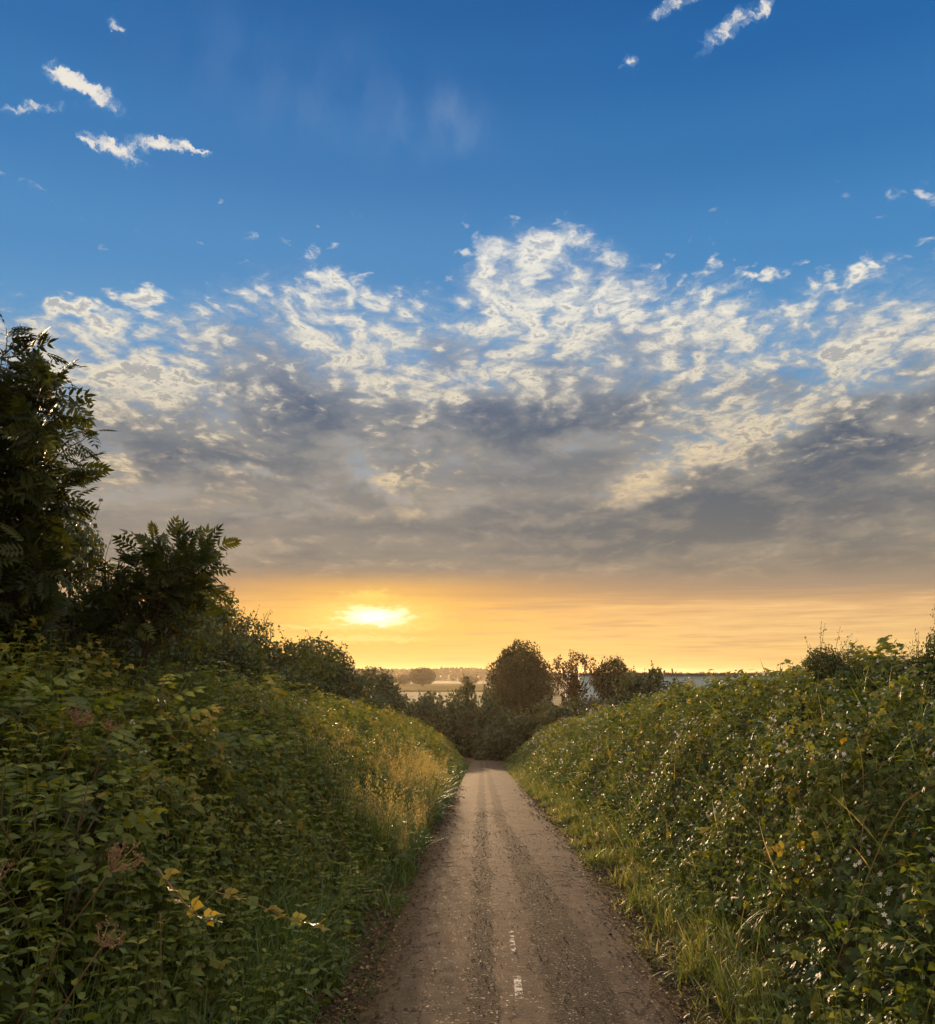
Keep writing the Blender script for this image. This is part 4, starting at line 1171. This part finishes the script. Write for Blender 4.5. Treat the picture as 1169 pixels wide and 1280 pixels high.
def dome_meshes(seed, nleaf, leaf, gap, zc, rz, mat):
    """unit tree with one full, even dome of leaf sprays; gap opens holes to the sky"""
    rng = np.random.default_rng(seed)
    c = Batch(); w = Batch()
    wood(w, (0, 0, -0.02), (0.01, 0, 0.6), 0.04, 0.02, rng, 0.03, 6, 8)
    for i in range(18):
        d_ = rand_dirs(1, rng)[0]; d_[2] = abs(d_[2]) * .8
        wood(w, (0.005, 0, rng.uniform(.2, .5)), (0.4 * d_[0], 0.4 * d_[1], zc + rz * d_[2] * .9), 0.014, 0.003, rng, 0.07, 6, 5)
    d_ = rand_dirs(nleaf, rng)
    th = np.arctan2(d_[:, 1], d_[:, 0]); lum = fbm(th * 2.2 + 40, d_[:, 2] * 4.5 + 9, seed, 4)
    r = (0.72 + 0.46 * lum) * rng.random(nleaf) ** 0.28
    P = np.stack([0.47 * d_[:, 0] * r, 0.47 * d_[:, 1] * r, zc + rz * d_[:, 2] * r], -1)
    P[:, 2] = np.where(P[:, 2] < zc - rz * .7, zc - rz * .7 + rng.random(nleaf) * .06, P[:, 2])
    keep = fbm(P[:, 0] * 7 + 5, P[:, 2] * 7 + P[:, 1] * 2.5, seed + 3, 3) > gap
    P = P[keep]; d_ = d_[keep]; n_ = len(P)
    nn = unit(d_ + rng.normal(size=(n_, 3)) * .7)
    c.add(LF_C, frames(np.cross(nn, rand_dirs(n_, rng)), nn), P, leaf * (0.6 + .8 * rng.random(n_)), np.clip(.4 + .25 * rng.normal(size=n_) + 0.5 * (lum[keep] - .5), 0, 1))
    return c.mesh("tree_crown", mat), w.mesh("tree_trunk", M_STEM)
M_COPPER = leaf_mat("copper_leaf", [(0.0, C(.040, .026, .010)), (0.6, C(.062, .040, .016)), (1.0, C(.09, .055, .02))], trans=0.3, rough=0.8, spec=0.05, trans_tint=(1.6, 1.0, .5, 1))
TREE_A = dome_meshes(401, 22000, 0.026, 0.0, 0.47, 0.53, M_FAR); TREE_B = dome_meshes(402, 9000, 0.032, 0.50, 0.58, 0.42, M_COPPER); TREE_C = dome_meshes(403, 9000, 0.034, 0.40, 0.60, 0.40, M_FAR)
TREE_D = [dome_meshes(410 + i, 5200, 0.045, 0.0, 0.52, 0.48, M_FAR) for i in range(3)]
def tree(kind, px, py, depth, wpx, label, group=None, name="tree", lift=0.0):
    x = at(px, depth)
    z0 = float(land_h(np.array([x]), np.array([depth]))[0]) - 0.15
    wm = wpx / FPX * depth / 0.96
    t = thing(name, (x, depth, z0), label, "tree", group, random.random() * 6.28, (wm, wm, (zat(py, depth) - z0) / 0.985))
    link("crown", kind[0], t); link("trunk", kind[1], t)
MIDT = "trees beside the long shed"
tree(TREE_A, 650, 801, 95, 86, "big dark round tree standing above the lane's end", MIDT, "round_tree")
tree(TREE_B, 716, 814, 102, 70, "looser reddish tree with sky showing through its crown, beside the round tree", MIDT, "loose_tree")
tree(TREE_C, 764, 820, 98, 52, "low spreading tree in front of the shed's roof line", MIDT, "spreading_tree")
FART = "far trees at the edge of the pale field"
for (px, py, dd, wp, lb) in (
        (466, 836, 420, 26, "small tree on the far field edge, nearest below the sun"),
        (486, 842, 430, 24, "low flat tree on the far field edge, left of the round one"),
        (529, 834, 400, 36, "round tree on the far field edge, the largest of the row"),
        (506, 843, 440, 20, "lowest of the far field trees, half merged with the round one"),
        (446, 841, 460, 24, "far field tree just emerging over the hawthorn hedge"),
        (586, 845, 480, 26, "far tree between the spiky bush and the big round tree"),
        (425, 843, 470, 26, "far tree mostly hidden behind the hedge's dropping top")):
    tree(TREE_D[px % 3], px, py, dd, wp, lb, FART, "field_tree")

# pale stubble field
fm, k = new_mat("ripe_corn")
tc = k.n('ShaderNodeTexCoord'); nz = k.noise(k.vm('MULTIPLY', tc.outputs['Object'], (1, .3, 1)), 0.05, 5.0, 0.6)
p = k.n('ShaderNodeBsdfPrincipled'); k.put(p.inputs['Base Color'], k.ramp(nz, [(0.3, C(.17, .12, .045)), (0.7, C(.26, .19, .075))])); p.inputs['Roughness'].default_value = 1.0; p.inputs['Specular IOR Level'].default_value = 0.0
out = k.n('ShaderNodeOutputMaterial'); k.t.links.new(p.outputs[0], out.inputs['Surface'])
link("field", grid_mesh("field", np.linspace(-90, 8, 60), np.linspace(300, 520, 60), lambda X, Y: land_h(X, Y) + 0.3 + 0.06 * (fbm(X * .3, Y * .3, 4) - .5), fm), kind="structure", label="pale ripe corn field on the plain")

# ------------------------------------------------------------------ long shed
def shed():
    d_ = 135.0
    x0, x1 = at(724, d_), at(1010, d_)
    zb = -4.2; zt = zat(844.6, d_)
    m1, k = new_mat("pale_cladding")
    tc = k.n('ShaderNodeTexCoord'); x_, y_, z_ = k.sep(tc.outputs['Object'])
    rib = k.m('FRACT', k.m('MULTIPLY', x_, 1.0))
    nz = k.noise(tc.outputs['Object'], 0.35, 4.0)
    p = k.n('ShaderNodeBsdfPrincipled'); k.put(p.inputs['Base Color'], k.ramp(nz, [(0.3, C(.24, .33, .42)), (0.7, C(.32, .42, .52))])); p.inputs['Roughness'].default_value = 0.45
    bmp = k.n('ShaderNodeBump'); bmp.inputs['Strength'].default_value = 0.6; bmp.inputs['Distance'].default_value = 0.05
    k.put(bmp.inputs['Height'], k.ss(rib, 0.35, 0.5)); k.t.links.new(bmp.outputs[0], p.inputs['Normal'])
    out = k.n('ShaderNodeOutputMaterial'); k.t.links.new(p.outputs[0], out.inputs['Surface'])
    m2 = plain_mat("dark_roof_edge", [(0, C(.035, .035, .04)), (1, C(.06, .06, .065))], 0.6)
    m3 = plain_mat("white_panel", [(0, C(.40, .46, .52)), (1, C(.50, .55, .60))], 0.6)
    t = thing("storage_shed", ((x0 + x1) / 2, d_, zb), "long low pale blue shed with a dark flat roof edge behind the bushes", "building")
    L = (x1 - x0) / 2; H = zt - zb
    def box(b, a0, a1, b0, b1, c0, c1):
        v = [(a0, b0, c0), (a1, b0, c0), (a1, b1, c0), (a0, b1, c0), (a0, b0, c1), (a1, b0, c1), (a1, b1, c1), (a0, b1, c1)]
        b.raw(v, [(0, 3, 2, 1), (4, 5, 6, 7), (0, 1, 5, 4), (1, 2, 6, 5), (2, 3, 7, 6), (3, 0, 4, 7)])
    b = Batch(); box(b, -L, L, 0, 22, 0, H); link("wall", b.mesh("shed_wall", m1, False), t)
    b = Batch(); box(b, -L - .3, L + .3, -.35, 22.3, H + .004, H + .34)
    rise = 0.9
    link("roof", b.mesh("shed_roof", m2, False), t)
    for q in (750, 887, 940):
        xx = at(q, d_) - (x0 + x1) / 2
        for s_ in (0, 1.6):
            b = Batch(); box(b, xx + s_ - .6, xx + s_ + .6, -.05, -.004, H - 1.5, H - .45); link("window", b.mesh("shed_window", m3, False), t)
shed()

# ------------------------------------------------------------------ single plants in front
def umbel(x, y, z, r, lean, label, seed, dense=True, bend=None, rays=16):
    """dried flat flower head on a stalk; x, y, z is the middle of the head"""
    rng = np.random.default_rng(seed)
    base = np.array([x - lean[0], y - lean[1], float(land_h(np.array([x - lean[0]]), np.array([y - lean[1]]))[0])])
    head = np.array([x, y, z]); 
    t = thing("dry_umbel", tuple(base), label, "dead plant", "dried umbels on the left verge")
    s = Batch(); f = Batch()
    ax = unit(np.array([lean[0], lean[1], 0.0]) * 0.9 + np.array([0, -0.25, 0.8]))
    neck = head - ax * r * 0.9 - base
    tt = np.linspace(0, 1, 8)[:, None]
    pts = neck * tt + np.array([0, 0, 1.0]) * (0.06 * np.sin(tt * math.pi)) + rng.normal(size=(8, 3)) * 0.004
    s.tube(pts, np.linspace(.004, .0026, 8), 6, .08)
    hd = head - base
    e1 = unit(np.cross(ax, [0, 0.3, 1.0])); e2 = np.cross(ax, e1)
    cup = rng.uniform(-.25, .45); skew = rng.normal(size=2) * .18
    for i in range(rays):
        if dense and rng.random() < .18:
            continue
        a = i * 2.399 + rng.normal() * .2; rr = r * math.sqrt((i + .6) / rays) * rng.uniform(.8, 1.15)
        tip = hd + (e1 * (math.cos(a) + skew[0]) + e2 * (math.sin(a) + skew[1])) * rr + ax * (r * cup * (1 - (rr / r) ** 2) + rng.normal() * r * .13)
        s.tube([neck, (neck + tip) / 2 - ax * r * .05, tip], [.0022, .0017, .0013], 4, .6 + .3 * rng.random())
        m_ = 16 if dense else 5
        P = tip + rng.normal(size=(m_, 3)) * r * (0.13 if dense else 0.09) + ax * r * .06
        for q in P[:8]:
            s.tube([tip, q], [.0009, .0007], 3, .6)
        f.add(LF_C if dense else OCTA, frames(rand_dirs(m_, rng) + ax * .8, rand_dirs(m_, rng)), P, (r * (.14 if dense else .05)) * (0.7 + .6 * rng.random(m_)), rng.random(m_) * .7)
    link("stalk", s.mesh("umbel_stalk", M_DEAD), t)
    if dense:
        link("seed_head", f.mesh("umbel_head", M_DEAD), t)
def umb(px, py, d_, rpx, lean, label, seed, **kw):
    umbel(at(px, d_), d_, zat(py, d_), rpx / FPX * d_, lean, label, seed, **kw)
umb(166, 1072, 3.1, 25, (0.46, -0.10), "upper of two rust-brown dried umbels on slanting stalks in the near left verge", 501)
umb(158, 1166, 2.9, 22, (0.36, -0.05), "lower rust-brown dried umbel, nodding just under the other one", 502)
umb(112, 893, 4.45, 20, (0.30, -0.05), "dried brown umbel in front of the broad-leaved elder", 503)
umb(150, 906, 4.5, 12, (0.25, -0.1), "small dried umbel in front of the elders, right of a larger one", 504)
umb(14, 1092, 3.0, 26, (-0.02, 0.0), "dried umbel cut by the picture's left edge", 505)
umb(432, 902, 10.5, 11, (0.06, 0.0), "pale skeletal umbel standing above the bramble beside the straw grass", 506, dense=False, rays=9)

def tuft(x, y, h, n, tmin, tmax, label, seed, toward=None):
    rng = np.random.default_rng(seed)
    z0 = float(land_h(np.array([x]), np.array([y]))[0])
    t = thing("grass_tuft", (x, y, z0), label, "grass tuft", "grass tufts at the lane's edges")
    b = Batch()
    a = rng.random(n) * 6.283
    if toward is not None:
        a = toward + rng.normal(size=n) * 0.8
    T = np.stack([rng.normal(size=n) * .04, rng.normal(size=n) * .04, np.full(n, -.02)], -1)
    zv = unit(np.stack([np.cos(a) * .25, np.sin(a) * .25, np.ones(n)], -1)); yv = np.stack([np.cos(a), np.sin(a), np.zeros(n)], -1)
    xv = unit(np.cross(yv, zv)); yv = np.cross(zv, xv)
    R = np.stack([xv, yv, zv], -1); hh = h * (0.5 + 0.6 * rng.random(n)); w_ = rng.integers(0, 4, n); ti = tmin + (tmax - tmin) * rng.random(n)
    for i in range(4):
        s = w_ == i
        b.add(BLADES[i], R[s], T[s], np.stack([hh[s] * 0 + .34, hh[s], hh[s]], -1), ti[s])
    link("blades", b.mesh("tuft_blades", M_GRASS), t)
def tf(px, py, h, n, a, b_, label, seed, toward=None):
    d_ = EYE / (-(ray(px, py).z / ray(px, py).y)); d_ = min(d_, 12)
    tuft(at(px, d_), d_, h, n, a, b_, label, seed, toward)
tf(447, 1118, 0.36, 90, .35, .95, "pale arching grass tuft on the left lane edge", 601, 0.2)
tf(848, 1222, 0.30, 80, .35, .75, "sunlit upright tuft nearest the viewer on the right lane edge", 602)
tf(905, 1258, 0.34, 70, .25, .6, "green tuft between the sunlit tuft and the bramble", 603)
tf(790, 1130, 0.30, 90, .40, .75, "bright yellow-green tuft halfway along the right verge", 604)
tf(735, 1068, 0.30, 80, .40, .8, "yellowish tuft farthest along the right lane edge", 605)
tf(425, 1060, 0.40, 80, .2, .6, "tall green tuft by the left lane edge, beyond the pale one", 606)

def runner(pts, label, seed, yellow=0.5):
    """a trailing bramble shoot with leaves"""
    rng = np.random.default_rng(seed)
    P = np.array(pts); o = P[0].copy()
    t = thing("bramble_runner", tuple(o), label, "bramble shoot", "bramble shoots reaching out of the left verge")
    P = P - o
    tt = np.linspace(0, 1, 14); src = np.linspace(0, 1, len(P))
    Q = np.stack([np.interp(tt, src, P[:, i]) for i in range(3)], -1)
    Q[1:-1] = (Q[:-2] + 2 * Q[1:-1] + Q[2:]) / 4
    s = Batch(); s.tube(Q, np.linspace(.004, .0018, 14), 5, .8); link("cane", s.mesh("runner_cane", M_CANE), t)
    b = Batch(); n_ = 13
    nn = unit(np.array([0, -0.3, 1.0]) + rng.normal(size=(n_, 3)) * .3)
    dr = unit(np.stack([np.cos(np.arange(n_) * 2.4), np.sin(np.arange(n_) * 2.4), np.full(n_, .25)], -1))
    b.add(BR_F, frames(dr, nn), Q[1:], 0.038 + .014 * rng.random(n_), np.clip(yellow + .25 * rng.normal(size=n_), 0, .95)); link("leaves", b.mesh("runner_leaves", M_BRAMBLE), t)
def P3(px, py, d_):
    return (at(px, d_), d_, zat(py, d_))
runner([P3(285, 1115, 4.3), P3(330, 1128, 4.25), P3(375, 1150, 4.2), P3(418, 1160, 4.15)], "bramble shoot with round yellowing leaves, hanging over the dark left verge", 701, .85)
runner([P3(215, 1085, 3.6), P3(245, 1125, 3.5), P3(272, 1150, 3.45), P3(290, 1150, 3.4)], "short bramble shoot with bright yellow leaf tips, deeper in the left verge", 702, .88)

runner([(-0.92, 8.75, float(land_h(np.array([-.92]), np.array([8.75]))[0]) + .18), (-0.80, 8.6, .26), (-0.66, 8.42, .25), (-0.56, 8.18, .215), (-0.54, 7.75, .20)], "bramble shoot with dark leaves arching low over the left lane edge", 703, .35)

def far_wood():
    rng = np.random.default_rng(811)
    b = Batch()
    n_ = 26000
    x = rng.uniform(-420, 520, n_); y = 880 + rng.normal(size=n_) * 12 + 0.12 * x
    top = (2.5 + 5.5 * fbm(x * .03, x * 0 + 3, 5, 4)) * (1 - 0.45 * sstep(20, 90, x))
    z = -4.5 + (top + 4.0) * rng.random(n_) ** 0.6
    nn = unit(rng.normal(size=(n_, 3)) + np.array([0, -1.0, .6]))
    b.add(LF_C, frames(np.cross(nn, rand_dirs(n_, rng)), nn), np.stack([x, y, z], -1), 1.6 + 1.6 * rng.random(n_), rng.random(n_) * .7)
    link("far_wood", b.mesh("far_wood", M_FAR), kind="stuff", label="dim line of woods along the far edge of the plain")
far_wood()

# ------------------------------------------------------------------ evening haze over the land
def haze():
    hm, k = new_mat("evening_haze")
    pv_ = k.n('ShaderNodeVolumePrincipled')
    pv_.inputs['Color'].default_value = (1.0, 0.86, 0.66, 1)
    pv_.inputs['Density'].default_value = HAZE_D
    pv_.inputs['Anisotropy'].default_value = 0.55
    out = k.n('ShaderNodeOutputMaterial'); k.t.links.new(pv_.outputs[0], out.inputs['Volume'])
    b = Batch()
    a0, a1, b0, b1, c0, c1 = -2100, 2100, -40, 2600, -8.5, 13.0
    v = [(a0, b0, c0), (a1, b0, c0), (a1, b1, c0), (a0, b1, c0), (a0, b0, c1), (a1, b0, c1), (a1, b1, c1), (a0, b1, c1)]
    b.raw(v, [(0, 3, 2, 1), (4, 5, 6, 7), (0, 1, 5, 4), (1, 2, 6, 5), (2, 3, 7, 6), (3, 0, 4, 7)])
    link("haze", b.mesh("haze", hm, False), kind="stuff", label="thin warm evening haze over the lane and the plain")
HAZE_D = 0.00016
haze()
